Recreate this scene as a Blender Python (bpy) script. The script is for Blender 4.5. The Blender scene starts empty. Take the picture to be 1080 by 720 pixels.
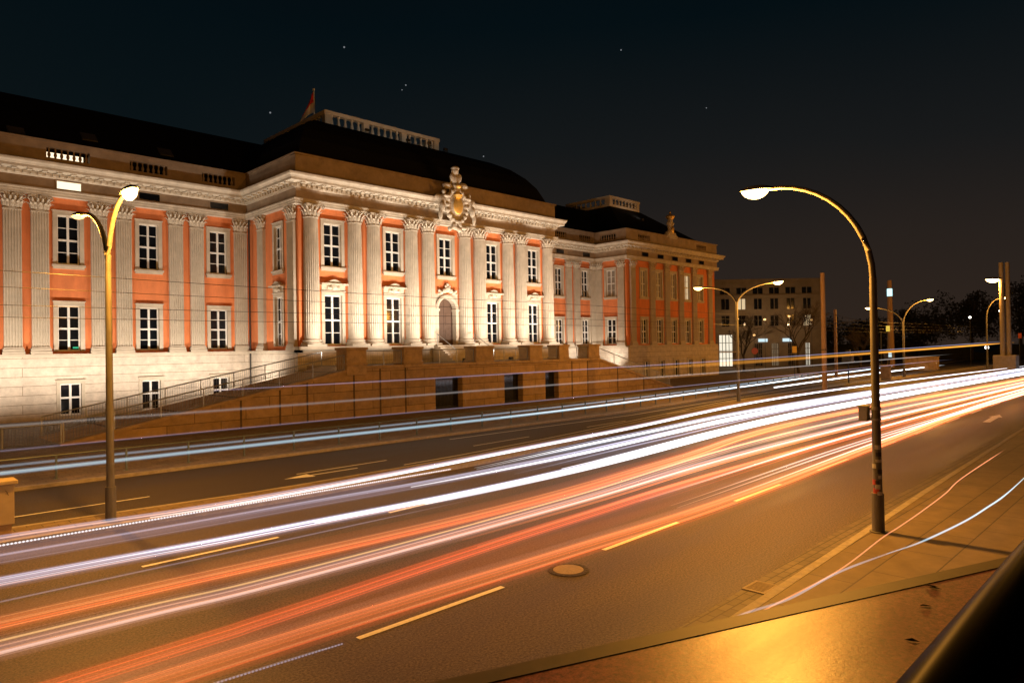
import bpy, bmesh, math, random
from math import sin, cos, pi, radians, sqrt, floor
from mathutils import Vector, Matrix
random.seed(7)
S = bpy.context.scene
COL = S.collection

# ------------------------------------------------------------------ camera, sky, exposure
cd = bpy.data.cameras.new('camera'); cam = bpy.data.objects.new('camera', cd); COL.objects.link(cam)
rt = Vector((0.70903835, -0.70497679, -0.01650316)); up = Vector((0.00485643, -0.01852082, 0.99981668)); fw = Vector((0.7051532, 0.70898851, 0.0097083))
cam.matrix_world = Matrix(((rt.x, up.x, -fw.x, 0), (rt.y, up.y, -fw.y, 0), (rt.z, up.z, -fw.z, 4.5), (0, 0, 0, 1)))
cd.sensor_width = 36; cd.lens = 24.2; cd.clip_start = 0.05; cd.clip_end = 3000
S.camera = cam
W = bpy.data.worlds.new('World'); S.world = W; W.use_nodes = True
S.view_settings.view_transform = 'Standard'; S.view_settings.look = 'None'; S.view_settings.gamma = 1; S.view_settings.exposure = 0
S.view_settings.use_curve_mapping = False
S.render.engine = 'CYCLES'; S.cycles.use_denoising = True
try: S.cycles.denoiser = 'OPENIMAGEDENOISE'
except Exception: pass
S.cycles.transparent_max_bounces = 96; S.cycles.max_bounces = 6; S.cycles.diffuse_bounces = 3; S.cycles.glossy_bounces = 3
S.cycles.sample_clamp_indirect = 4; S.cycles.volume_bounces = 0

def make_sky():
    nt = W.node_tree; N = nt.nodes; L = nt.links; bg = N['Background']
    tc = N.new('ShaderNodeTexCoord'); sep = N.new('ShaderNodeSeparateXYZ'); L.new(tc.outputs['Generated'], sep.inputs[0])
    rmp = N.new('ShaderNodeValToRGB'); e = rmp.color_ramp.elements
    e[0].position = 0.0; e[0].color = (.017, .0125, .0095, 1)
    e[1].position = 0.62; e[1].color = (.0016, .0024, .0042, 1)
    a = e.new(.13); a.color = (.0125, .0115, .0105, 1)
    a = e.new(.26); a.color = (.0042, .0080, .0098, 1)
    a = e.new(.42); a.color = (.0017, .0056, .0080, 1)
    nz = N.new('ShaderNodeTexNoise'); nz.inputs['Scale'].default_value = 2.2; nz.inputs['Detail'].default_value = 3
    L.new(tc.outputs['Generated'], nz.inputs['Vector'])
    m = N.new('ShaderNodeMath'); m.operation = 'MULTIPLY_ADD'; L.new(nz.outputs['Fac'], m.inputs[0]); m.inputs[1].default_value = .12
    ad = N.new('ShaderNodeMath'); ad.operation = 'SUBTRACT'; L.new(sep.outputs['Z'], ad.inputs[0]); ad.inputs[1].default_value = .06
    L.new(ad.outputs[0], m.inputs[2]); L.new(m.outputs[0], rmp.inputs[0])
    # the glow of the town hangs over the far end of the street
    dn = N.new('ShaderNodeVectorMath'); dn.operation = 'DOT_PRODUCT'; L.new(tc.outputs['Generated'], dn.inputs[0]); dn.inputs[1].default_value = (.95, .31, 0)
    mr = N.new('ShaderNodeMapRange'); L.new(dn.outputs['Value'], mr.inputs[0]); mr.inputs[1].default_value = .55; mr.inputs[2].default_value = 1.0; mr.inputs[3].default_value = 0; mr.inputs[4].default_value = 1
    sc = N.new('ShaderNodeVectorMath'); sc.operation = 'SCALE'; sc.inputs[0].default_value = (.0165, .0088, .0055); zr = N.new('ShaderNodeMapRange'); L.new(sep.outputs['Z'], zr.inputs[0]); zr.inputs[1].default_value = .02; zr.inputs[2].default_value = .42; zr.inputs[3].default_value = 1; zr.inputs[4].default_value = 0
    zm = N.new('ShaderNodeMath'); zm.operation = 'MULTIPLY'; L.new(mr.outputs[0], zm.inputs[0]); L.new(zr.outputs[0], zm.inputs[1]); L.new(zm.outputs[0], sc.inputs['Scale'])
    sm = N.new('ShaderNodeVectorMath'); sm.operation = 'ADD'; L.new(rmp.outputs[0], sm.inputs[0]); L.new(sc.outputs[0], sm.inputs[1])
    last = sm.outputs[0]
    for px, py, s in ((363, 50, .0011), (428, 90, .0009), (424, 95, .0007), (510, 165, .0009), (655, 53, .0009), (285, 119, .0011), (745, 114, .0007)):
        d = (rt*((px-540)/726) + up*((360-py)/726) + fw).normalized()
        v = N.new('ShaderNodeVectorMath'); v.operation = 'DISTANCE'; L.new(tc.outputs['Generated'], v.inputs[0]); v.inputs[1].default_value = d
        lt = N.new('ShaderNodeMath'); lt.operation = 'LESS_THAN'; L.new(v.outputs['Value'], lt.inputs[0]); lt.inputs[1].default_value = s
        k = N.new('ShaderNodeVectorMath'); k.operation = 'SCALE'; k.inputs[0].default_value = (.22, .23, .25); L.new(lt.outputs[0], k.inputs['Scale'])
        q = N.new('ShaderNodeVectorMath'); q.operation = 'ADD'; L.new(last, q.inputs[0]); L.new(k.outputs[0], q.inputs[1]); last = q.outputs[0]
    L.new(last, bg.inputs['Color']); bg.inputs['Strength'].default_value = .85
make_sky()

# ------------------------------------------------------------------ materials
def mat(name, col, rough=.7, metal=0, vary=.25, scale=3.0, bump=0, bscale=60, spec=.5, detail=6, col2=None, stretch=None):
    m = bpy.data.materials.new(name); m.use_nodes = True; nt = m.node_tree; N = nt.nodes; L = nt.links
    b = N['Principled BSDF']; b.inputs['Roughness'].default_value = rough; b.inputs['Metallic'].default_value = metal
    b.inputs['Specular IOR Level'].default_value = spec
    tc = N.new('ShaderNodeTexCoord'); vec = tc.outputs['Object']
    if stretch:
        mp = N.new('ShaderNodeMapping'); mp.inputs['Scale'].default_value = stretch; L.new(vec, mp.inputs[0]); vec = mp.outputs[0]
    n = N.new('ShaderNodeTexNoise'); n.inputs['Scale'].default_value = scale; n.inputs['Detail'].default_value = detail; n.inputs['Roughness'].default_value = .65
    L.new(vec, n.inputs['Vector'])
    r = N.new('ShaderNodeValToRGB'); e = r.color_ramp.elements; e[0].position = .3; e[1].position = .72
    c2 = col2 or tuple(c*(1+vary) for c in col)
    e[0].color = (*[c*(1-vary) for c in col], 1); e[1].color = (*c2, 1)
    L.new(n.outputs['Fac'], r.inputs[0]); L.new(r.outputs[0], b.inputs['Base Color'])
    if bump:
        n2 = N.new('ShaderNodeTexNoise'); n2.inputs['Scale'].default_value = bscale; n2.inputs['Detail'].default_value = 4; L.new(tc.outputs['Object'], n2.inputs['Vector'])
        bp = N.new('ShaderNodeBump'); bp.inputs['Strength'].default_value = bump; bp.inputs['Distance'].default_value = .02
        L.new(n2.outputs['Fac'], bp.inputs['Height']); L.new(bp.outputs[0], b.inputs['Normal'])
    return m

def block_mat(name, col, mortar, w, h, msize=.02, rough=.8, vary=.15, plane='wall', bump=.3, off=.5, spec=.3):
    """ashlar / paving: colour per block, joints, fine noise. plane 'wall' uses (x+y, z), 'floor' uses (x, y)"""
    m = bpy.data.materials.new(name); m.use_nodes = True; nt = m.node_tree; N = nt.nodes; L = nt.links
    b = N['Principled BSDF']; b.inputs['Roughness'].default_value = rough; b.inputs['Specular IOR Level'].default_value = spec
    tc = N.new('ShaderNodeTexCoord'); vec = tc.outputs['Object']
    if plane == 'wall':
        sp = N.new('ShaderNodeSeparateXYZ'); L.new(vec, sp.inputs[0]); a = N.new('ShaderNodeMath'); a.operation = 'ADD'
        L.new(sp.outputs['X'], a.inputs[0]); L.new(sp.outputs['Y'], a.inputs[1])
        cb = N.new('ShaderNodeCombineXYZ'); L.new(a.outputs[0], cb.inputs['X']); L.new(sp.outputs['Z'], cb.inputs['Y']); v2 = cb.outputs[0]
    else: v2 = vec
    br = N.new('ShaderNodeTexBrick'); L.new(v2, br.inputs['Vector']); br.offset = off
    br.inputs['Scale'].default_value = 1; br.inputs['Brick Width'].default_value = w; br.inputs['Row Height'].default_value = h
    br.inputs['Mortar Size'].default_value = msize; br.inputs['Mortar Smooth'].default_value = .1; br.inputs['Bias'].default_value = 0
    br.inputs['Color1'].default_value = (*[c*(1-vary) for c in col], 1); br.inputs['Color2'].default_value = (*[c*(1+vary) for c in col], 1); br.inputs['Mortar'].default_value = (*mortar, 1)
    n = N.new('ShaderNodeTexNoise'); n.inputs['Scale'].default_value = 1.7; n.inputs['Detail'].default_value = 8; n.inputs['Roughness'].default_value = .7; L.new(vec, n.inputs['Vector'])
    mr = N.new('ShaderNodeMapRange'); L.new(n.outputs['Fac'], mr.inputs[0]); mr.inputs[1].default_value = .3; mr.inputs[2].default_value = .7; mr.inputs[3].default_value = .72; mr.inputs[4].default_value = 1.2
    mx = N.new('ShaderNodeVectorMath'); mx.operation = 'SCALE'; L.new(br.outputs['Color'], mx.inputs[0]); L.new(mr.outputs[0], mx.inputs['Scale'])
    L.new(mx.outputs[0], b.inputs['Base Color'])
    bp = N.new('ShaderNodeBump'); bp.inputs['Strength'].default_value = bump; bp.inputs['Distance'].default_value = .02; bp.invert = True
    L.new(br.outputs['Fac'], bp.inputs['Height']); L.new(bp.outputs[0], b.inputs['Normal'])
    return m

def asphalt(name, col, rough=.55, tint=None, bump=.5, spec=.32, lo=.12, hi=2.5):
    m = bpy.data.materials.new(name); m.use_nodes = True; nt = m.node_tree; N = nt.nodes; L = nt.links
    b = N['Principled BSDF']; b.inputs['Specular IOR Level'].default_value = spec
    tc = N.new('ShaderNodeTexCoord')
    big = N.new('ShaderNodeTexNoise'); big.inputs['Scale'].default_value = .35; big.inputs['Detail'].default_value = 6; big.inputs['Roughness'].default_value = .6
    mp = N.new('ShaderNodeMapping'); mp.inputs['Scale'].default_value = (.22, 1.6, 1); L.new(tc.outputs['Object'], mp.inputs[0]); L.new(mp.outputs[0], big.inputs['Vector'])
    fine = N.new('ShaderNodeTexNoise'); fine.inputs['Scale'].default_value = 24; fine.inputs['Detail'].default_value = 4; fine.inputs['Roughness'].default_value = .85; L.new(tc.outputs['Object'], fine.inputs['Vector'])
    r1 = N.new('ShaderNodeValToRGB'); e = r1.color_ramp.elements; e[0].position = .32; e[1].position = .7
    e[0].color = (*[c*.66 for c in col], 1); e[1].color = (*[c*1.4 for c in (tint or col)], 1); L.new(big.outputs['Fac'], r1.inputs[0])
    mr = N.new('ShaderNodeMapRange'); L.new(fine.outputs['Fac'], mr.inputs[0]); mr.inputs[1].default_value = .35; mr.inputs[2].default_value = .68; mr.inputs[3].default_value = lo; mr.inputs[4].default_value = hi
    sc = N.new('ShaderNodeVectorMath'); sc.operation = 'SCALE'; L.new(r1.outputs[0], sc.inputs[0]); L.new(mr.outputs[0], sc.inputs['Scale']); L.new(sc.outputs[0], b.inputs['Base Color'])
    r2 = N.new('ShaderNodeMapRange'); L.new(big.outputs['Fac'], r2.inputs[0]); r2.inputs[1].default_value = .3; r2.inputs[2].default_value = .7; r2.inputs[3].default_value = rough-.1; r2.inputs[4].default_value = rough+.1; L.new(r2.outputs[0], b.inputs['Roughness'])
    bp = N.new('ShaderNodeBump'); bp.inputs['Strength'].default_value = bump; bp.inputs['Distance'].default_value = .008; L.new(fine.outputs['Fac'], bp.inputs['Height']); L.new(bp.outputs[0], b.inputs['Normal'])
    return m

def emit(name, col, s):
    m = bpy.data.materials.new(name); m.use_nodes = True; nt = m.node_tree; nt.nodes.clear()
    e = nt.nodes.new('ShaderNodeEmission'); o = nt.nodes.new('ShaderNodeOutputMaterial'); e.inputs[0].default_value = (*col, 1); e.inputs[1].default_value = s
    nt.links.new(e.outputs[0], o.inputs[0]); return m
def glowvol(name, col, s):
    m = bpy.data.materials.new(name); m.use_nodes = True; nt = m.node_tree; nt.nodes.clear()
    e = nt.nodes.new('ShaderNodeEmission'); o = nt.nodes.new('ShaderNodeOutputMaterial'); e.inputs[0].default_value = (*col, 1); e.inputs[1].default_value = s
    nt.links.new(e.outputs[0], o.inputs['Volume']); return m

M = dict(
    plaster=mat('orange_plaster', (.67, .205, .067), .85, vary=.2, scale=1.1, bump=.2, stretch=(1, 1, .35)),
    stone=mat('sandstone', (.50, .43, .33), .8, vary=.2, scale=.9, bump=.2, col2=(.58, .50, .39)),
    carved=mat('carved_sandstone', (.50, .43, .33), .8, vary=.3, scale=7, bump=.3),
    pale=block_mat('pale_ashlar', (.56, .48, .39), (.25, .2, .14), 30, .62, .018, vary=.03),
    entab=mat('cornice_stone', (.52, .45, .35), .8, vary=.2, scale=1.6, bump=.2),
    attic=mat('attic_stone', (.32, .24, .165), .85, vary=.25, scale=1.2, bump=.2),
    slate=mat('dark_slate', (.006, .006, .0065), .75, vary=.3, scale=5, spec=.15),
    white=mat('white_window_paint', (.72, .70, .66), .5, vary=.06, scale=4),
    glass=mat('dark_glass', (.006, .007, .009), .08, vary=.2, scale=.5, spec=.5),
    door=mat('brown_door', (.09, .05, .032), .6, vary=.25, scale=3, stretch=(9, 9, .6)),
    gold=mat('gilding', (.85, .56, .16), .55, .85, vary=.2, scale=6),
    ochre=block_mat('ochre_ashlar', (.34, .23, .12), (.11, .07, .035), 2.9, .62, .018, vary=.14),
    ochreplain=mat('ochre_stone', (.34, .235, .125), .85, vary=.3, scale=2.2, bump=.3),
    steel=mat('galvanised_steel', (.32, .33, .33), .45, .7, vary=.2, scale=9),
    darksteel=mat('dark_steel', (.05, .05, .05), .5, .6, vary=.3, scale=8),
    railgreen=mat('grey_green_steel', (.12, .15, .14), .5, .4, vary=.25, scale=6),
    lamppole=mat('lamp_pole_grey', (.14, .135, .12), .55, .1, vary=.3, scale=4, bump=.1, stretch=(3, 3, .5)),
    lamphead=mat('lamp_head_grey', (.08, .08, .075), .5, .2, vary=.2),
    asphalt=asphalt('asphalt', (.068, .054, .045), .57),
    asphalt2=asphalt('old_asphalt', (.044, .036, .030), .66),
    patch=asphalt('asphalt_repair', (.048, .038, .032), .7), joint=mat('dark_joint', (.085, .052, .026), .85, vary=.3, scale=4), curtain=mat('pale_blind', (.26, .23, .19), .7, vary=.12, scale=3, stretch=(1, 1, 6)),
    redsurf=asphalt('red_surfacing', (.15, .043, .06), .35, (.17, .054, .058), bump=.2, spec=.33, lo=.35, hi=1.9),
    slabs=block_mat('paving_slabs', (.15, .115, .08), (.045, .035, .03), 1.9, .92, .014, plane='floor', rough=.62, vary=.1, spec=.5),
    gutter=block_mat('gutter_setts', (.13, .11, .09), (.045, .037, .03), .33, .17, .014, plane='floor', rough=.65, vary=.18, spec=.5),
    forecourt=block_mat('forecourt_paving', (.19, .15, .11), (.07, .055, .04), .6, .3, .012, plane='floor', rough=.75, vary=.15),
    kerb=mat('granite_kerb', (.30, .27, .24), .7, vary=.25, scale=6, bump=.2),
    paint=mat('worn_road_paint', (.76, .77, .78), .6, vary=.16, scale=14, spec=.4),
    iron=mat('cast_iron', (.07, .062, .055), .55, .5, vary=.3, scale=20),
    manlid=mat('concrete_lid', (.24, .19, .14), .6, vary=.25, scale=25),
    cabinet=mat('beige_cabinet', (.42, .34, .2), .55, vary=.1, scale=5),
    scrawl=mat('dark_spray_paint', (.05, .04, .03), .6, vary=.1),
    rail=mat('black_handrail', (.003, .0028, .0025), .34, 0, vary=.4, scale=30),
    shadeband=mat('painted_shade_band', (.045, .027, .017), .6, vary=.3, scale=8),  # dark brown carries the shadow band beside the platform as colour
    far=mat('far_render', (.12, .098, .075), .85, vary=.2, scale=.8),
    bark=mat('bark', (.035, .026, .02), .9, vary=.3, scale=6),
    leaf=mat('dark_leaf', (.03, .03, .014), .8, vary=.5, scale=.6),
    concrete=mat('concrete_mast', (.26, .22, .18), .8, vary=.2, scale=3, bump=.2),
    wood=mat('weathered_mast', (.30, .19, .11), .8, vary=.3, scale=3, stretch=(4, 4, .4)),
    flagred=mat('red_cloth', (.75, .06, .05), .8, vary=.1), flagwhite=mat('white_cloth', (.85, .8, .76), .8, vary=.06),
    stickw=mat('white_sticker', (.5, .5, .48), .5, vary=.3, scale=20), stickr=mat('red_sticker', (.45, .06, .03), .5, vary=.3, scale=20), stickd=mat('dark_sticker', (.03, .03, .035), .5, vary=.3, scale=20),
    signred=mat('red_sign', (.5, .12, .08), .5, vary=.1), signyel=mat('yellow_sign', (.6, .4, .05), .5, vary=.1),
    sodium=emit('sodium_lamp', (1, .62, .22), 14), sodiumdim=emit('shaded_sodium_lamp', (1, .56, .2), 3.0),
    shop=emit('lit_shop_window', (1, .9, .7), 1.0), dimroom=emit('dim_lit_room', (1, .7, .4), .16), warmwin=emit('lit_room', (1, .74, .42), .75), atticlit=emit('lit_attic_room', (1, .82, .55), 1.6),
    lightbox=emit('lit_sign_box', (.75, .95, 1), .9), cyan=emit('cyan_lamp', (.55, .95, 1), 1.6), greensig=emit('exit_sign_green', (.1, .8, .4), .6), yelbox=emit('yellow_sign_light', (1, .7, .1), .8), whitept=emit('white_lamp', (1, .93, .8), 4), redsig=emit('red_signal', (1, .1, .06), 1.2),
)

M['rail'].node_tree.nodes['Principled BSDF'].inputs['IOR'].default_value = 1.025
# ------------------------------------------------------------------ helpers
WL = {}
class MB:
    def __init__(s, fr=None): s.v = []; s.f = []; s.fr = fr
    def P(s, p): s.v.append(tuple(s.fr(*p)) if s.fr else tuple(p)); return len(s.v)-1
    def face(s, pts): s.f.append([s.P(p) for p in pts])
    def box(s, x0, x1, y0, y1, z0, z1):
        i = [s.P(p) for p in ((x0,y0,z0),(x1,y0,z0),(x1,y1,z0),(x0,y1,z0),(x0,y0,z1),(x1,y0,z1),(x1,y1,z1),(x0,y1,z1))]
        for q in ((0,3,2,1),(4,5,6,7),(0,1,5,4),(1,2,6,5),(2,3,7,6),(3,0,4,7)): s.f.append([i[k] for k in q])
    def bar(s, a, b, r, n=6): s.tube([a, b], [r, r], n)
    def tube(s, pts, rad, n=8, sy=1.0, cap=True):
        pts = [Vector(p) for p in pts]; rings = []
        if not hasattr(rad, '__len__'): rad = [rad]*len(pts)
        for i, p in enumerate(pts):
            t = (pts[min(i+1, len(pts)-1)]-pts[max(i-1, 0)]).normalized()
            ref = Vector((0, 0, 1)) if abs(t.z) < .95 else Vector((1, 0, 0))
            a = t.cross(ref).normalized(); b = a.cross(t)
            rings.append([s.P(p + a*cos(2*pi*k/n)*rad[i] + b*sin(2*pi*k/n)*rad[i]*sy) for k in range(n)])
        for i in range(len(rings)-1):
            for k in range(n): s.f.append([rings[i][k], rings[i][(k+1) % n], rings[i+1][(k+1) % n], rings[i+1][k]])
        if cap: s.f.append(rings[0][::-1]); s.f.append(rings[-1])
    def lathe(s, prof, c=(0, 0), n=16, sx=1, sy=1):
        rings = [[s.P((c[0]+r*sx*cos(2*pi*k/n), c[1]+r*sy*sin(2*pi*k/n), z)) for k in range(n)] for r, z in prof]
        for i in range(len(rings)-1):
            for k in range(n): s.f.append([rings[i][k], rings[i][(k+1) % n], rings[i+1][(k+1) % n], rings[i+1][k]])
        s.f.append(rings[0][::-1]); s.f.append(rings[-1])
    def ell(s, c, r, n=10, m=7, rot=None):
        g = []
        for i in range(m+1):
            th = pi*i/m; row = []
            for k in range(n):
                p = Vector((r[0]*sin(th)*cos(2*pi*k/n), r[1]*sin(th)*sin(2*pi*k/n), r[2]*cos(th)))
                if rot: p = rot @ p
                row.append(s.P(Vector(c)+p))
            g.append(row)
        for i in range(m):
            for k in range(n): s.f.append([g[i][k], g[i][(k+1) % n], g[i+1][(k+1) % n], g[i+1][k]])
    def build(s, name, m, parent=None, smooth=False, bevel=0, label=None, kind=None):
        off = WL.get(parent.name, Vector()) if parent else Vector()
        me = bpy.data.meshes.new(name); me.from_pydata([Vector(v)-off for v in s.v], [], s.f); me.materials.append(M[m] if isinstance(m, str) else m)
        bm = bmesh.new(); bm.from_mesh(me); bmesh.ops.remove_doubles(bm, verts=bm.verts, dist=1e-5); bmesh.ops.recalc_face_normals(bm, faces=bm.faces); bm.to_mesh(me); bm.free()
        if smooth:
            me.shade_smooth()
            try: me.set_sharp_from_angle(angle=radians(38))
            except Exception: pass
        o = bpy.data.objects.new(name, me); COL.objects.link(o)
        if parent: o.parent = parent; WL[o.name] = off
        if bevel:
            b = o.modifiers.new('bevel', 'BEVEL'); b.width = bevel; b.segments = 2; b.limit_method = 'ANGLE'
        if label: o['label'] = label
        if kind: o['kind'] = kind
        return o
def tag(o, label, cat, group=None):
    o['label'] = label; o['category'] = cat
    if group: o['group'] = group
    return o
def thing(name, label, cat, loc=(0, 0, 0), group=None):
    o = bpy.data.objects.new(name, None); COL.objects.link(o); o.location = loc; o.empty_display_size = .3; WL[o.name] = Vector(loc)
    return tag(o, label, cat, group)
KIDS = {}
def kids(o): return [c for c in COL.objects if c.parent == o]
def dup(o, loc=None, label=None, parent=None):
    def cp(a, par):
        c = a.copy(); COL.objects.link(c)
        if par: c.parent = par
        for ch in kids(a): cp(ch, c)
        return c
    c = cp(o, parent)
    if loc is not None: c.location = loc
    if label: c['label'] = label
    WL[c.name] = Vector(c.location)
    return c
def frame(p, u):
    n = (u[1], -u[0])
    return lambda a, d, z: Vector((p[0]+u[0]*a+n[0]*d, p[1]+u[1]*a+n[1]*d, z))
def polyY(pl, x):
    for (x0, y0), (x1, y1) in zip(pl, pl[1:]):
        if x <= x1 or (x1, y1) == pl[-1]: return y0+(y1-y0)*(x-x0)/(x1-x0)
def strip(name, A, B, z, m, x0, x1, step=3.0, kind='structure', z0=None):
    """sheet (or slab when z0 is given) between two lines y=A(x) and y=B(x)"""
    mb = MB(); xs = [x0+(x1-x0)*i/max(1, int((x1-x0)/step)) for i in range(int((x1-x0)/step)+1)]
    for a, b in zip(xs, xs[1:]):
        p = [(a, A(a)), (b, A(b)), (b, B(b)), (a, B(a))]
        mb.face([(x, y, z) for x, y in p])
        if z0 is not None:
            mb.face([(p[0][0], p[0][1], z0), (p[1][0], p[1][1], z0), (p[1][0], p[1][1], z), (p[0][0], p[0][1], z)])
            mb.face([(p[3][0], p[3][1], z), (p[2][0], p[2][1], z), (p[2][0], p[2][1], z0), (p[3][0], p[3][1], z0)])
    o = mb.build(name, m, kind=kind); return o
def smooth_line(pts, n=8):
    pts = [Vector(p) for p in pts]; out = []
    q = [pts[0]*2-pts[1]]+pts+[pts[-1]*2-pts[-2]]
    for i in range(1, len(q)-2):
        for k in range(n):
            t = k/n; a, b, c, d = q[i-1], q[i], q[i+1], q[i+2]
            out.append(.5*((2*b)+(c-a)*t+(2*a-5*b+4*c-d)*t*t+(3*b-a-3*c+d)*t**3))
    out.append(pts[-1]); return out

# ------------------------------------------------------------------ ground, roads
KN = [(-40, 5.0), (4, 5.3), (10.5, 5.5), (23, 5.95), (43, 6.5), (70, 7.3), (260, 12)]
MN = [(-40, 20.4), (2.8, 20.02), (9.7, 19.5), (18, 19.9), (26, 21.0), (37, 22.9), (50, 24.6), (95, 25.6), (260, 26)]     # median, near edge
MF = [(-40, 22.0), (2.8, 21.7), (9.7, 21.1), (18, 21.3), (26, 22.2), (37, 23.9), (50, 25.9), (95, 27.2), (260, 27.6)]
RL = [(-40, 29.3), (2, 29.0), (12.4, 28.8), (37, 28.5), (60, 30.4), (84, 32.6), (120, 35.4), (260, 44)]
kn = lambda x: polyY(KN, x); mn = lambda x: polyY(MN, x); mf = lambda x: polyY(MF, x); rl = lambda x: polyY(RL, x)
g = MB(); g.face([(-400, -400, -.012), (900, -400, -.012), (900, 900, -.012), (-400, 900, -.012)]); g.build('ground', 'asphalt2', kind='structure')
strip('near_road', kn, mn, 0.0, 'asphalt', -40, 230, kind='structure')
strip('far_road', mf, lambda x: rl(x)-.9, 0.0, 'asphalt2', -40, 230)
strip('gutter', kn, lambda x: kn(x)+.52, .004, 'gutter', -40, 230, 2)
strip('kerb', lambda x: kn(x)-.17, kn, .10, 'kerb', -40, 230, 2, z0=-.02)
strip('sidewalk', lambda x: -30, lambda x: kn(x)-.17, .095, 'slabs', -40, 230, 2)
strip('median_kerb', mn, lambda x: mn(x)+.2, .14, 'kerb', -40, 230, 1.5, z0=-.02)
strip('median', lambda x: mn(x)+.2, lambda x: mf(x)-.15, .135, 'forecourt', -40, 230, 1.5)
strip('median_far_kerb', lambda x: mf(x)-.15, mf, .14, 'kerb', -40, 230, 1.5, z0=-.02)
strip('forecourt_kerb', lambda x: rl(x)-.9, lambda x: rl(x)-.74, .12, 'kerb', -40, 230, 2, z0=-.02)
strip('forecourt', lambda x: rl(x)-.74, lambda x: 110, .115, 'forecourt', -40, 230, 3)
def dash(x0, x1, yf, w=.12, name='lane_line'):
    mb = MB(); mb.face([(x0, yf(x0)-w/2, .008), (x1, yf(x1)-w/2, .008), (x1, yf(x1)+w/2, .008), (x0, yf(x0)+w/2, .008)]); mb.build(name, 'paint', kind='structure')
L1 = lambda x: 9.42+max(0, x-10)*.02
for k in range(-3, 14): dash(5.86+6.3*k, 9.02+6.3*k, L1)
for k in range(-2, 12): dash(4.7+6.3*k, 7.75+6.3*k, lambda x: 15.95+max(0, x-10)*.055)
for k in range(-1, 9): dash(3.2+9*k, 7.2+9*k, lambda x: 23.6+max(0, x-15)*.06, .1)
strip('edge_line', lambda x: rl(x)-2.1, lambda x: rl(x)-1.98, .007, 'paint', 22, 150, 3)
strip('edge_line', lambda x: mf(x)+.9, lambda x: mf(x)+1.0, .007, 'paint', 16, 100, 3)
def arrow(cx, cy, L=3.0, ang=0.0, w=.09):
    mb = MB(); ca, sa = cos(ang), sin(ang); T = lambda x, y: (cx+x*ca-y*sa, cy+x*sa+y*ca, .009)
    mb.face([T(-L/2, -w), T(L*.15, -w), T(L*.15, w), T(-L/2, w)]); mb.face([T(L*.15, -.34), T(L/2, 0), T(L*.15, .34)])
    mb.build('road_arrow', 'paint', kind='structure')
arrow(47.6, 8.65, 5.0, .05, .17); arrow(12.9, 23.0, 3.0, pi, .06)

# ------------------------------------------------------------------ the palace
PAL = thing('palace', 'orange and cream baroque palace with giant columns and floodlit facade', 'palace', (38.9, 55.7, 0))
YW, YP, YE = 55.72, 47.3, 50.78
X0, X1, X2, X3 = 24.82, 52.98, 70.83, 92.8
Z0, ZT = 4.6, 15.42
def wall(name, fr, L, z0, z1, holes, m, parent, thick=.5, a0=0.0, d=0.0):
    us = sorted({a0, L} | {h[0] for h in holes} | {h[1] for h in holes}); zs = sorted({z0, z1} | {h[2] for h in holes} | {h[3] for h in holes})
    us = [u for u in us if a0 <= u <= L]; zs = [z for z in zs if z0 <= z <= z1]
    mb = MB(fr)
    for ua, ub in zip(us, us[1:]):
        for za, zb in zip(zs, zs[1:]):
            uc, zc = (ua+ub)/2, (za+zb)/2
            if any(h[0] < uc < h[1] and h[2] < zc < h[3] for h in holes): continue
            mb.face([(ua, d, za), (ub, d, za), (ub, d, zb), (ua, d, zb)])
    for h in holes:
        a, b, c, e = h[:4]
        for p, q in (((a, c), (b, c)), ((b, c), (b, e)), ((b, e), (a, e)), ((a, e), (a, c))):
            mb.face([(p[0], d, p[1]), (q[0], d, q[1]), (q[0], d-thick, q[1]), (p[0], d-thick, p[1])])
    return mb.build(name, m, parent)
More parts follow.
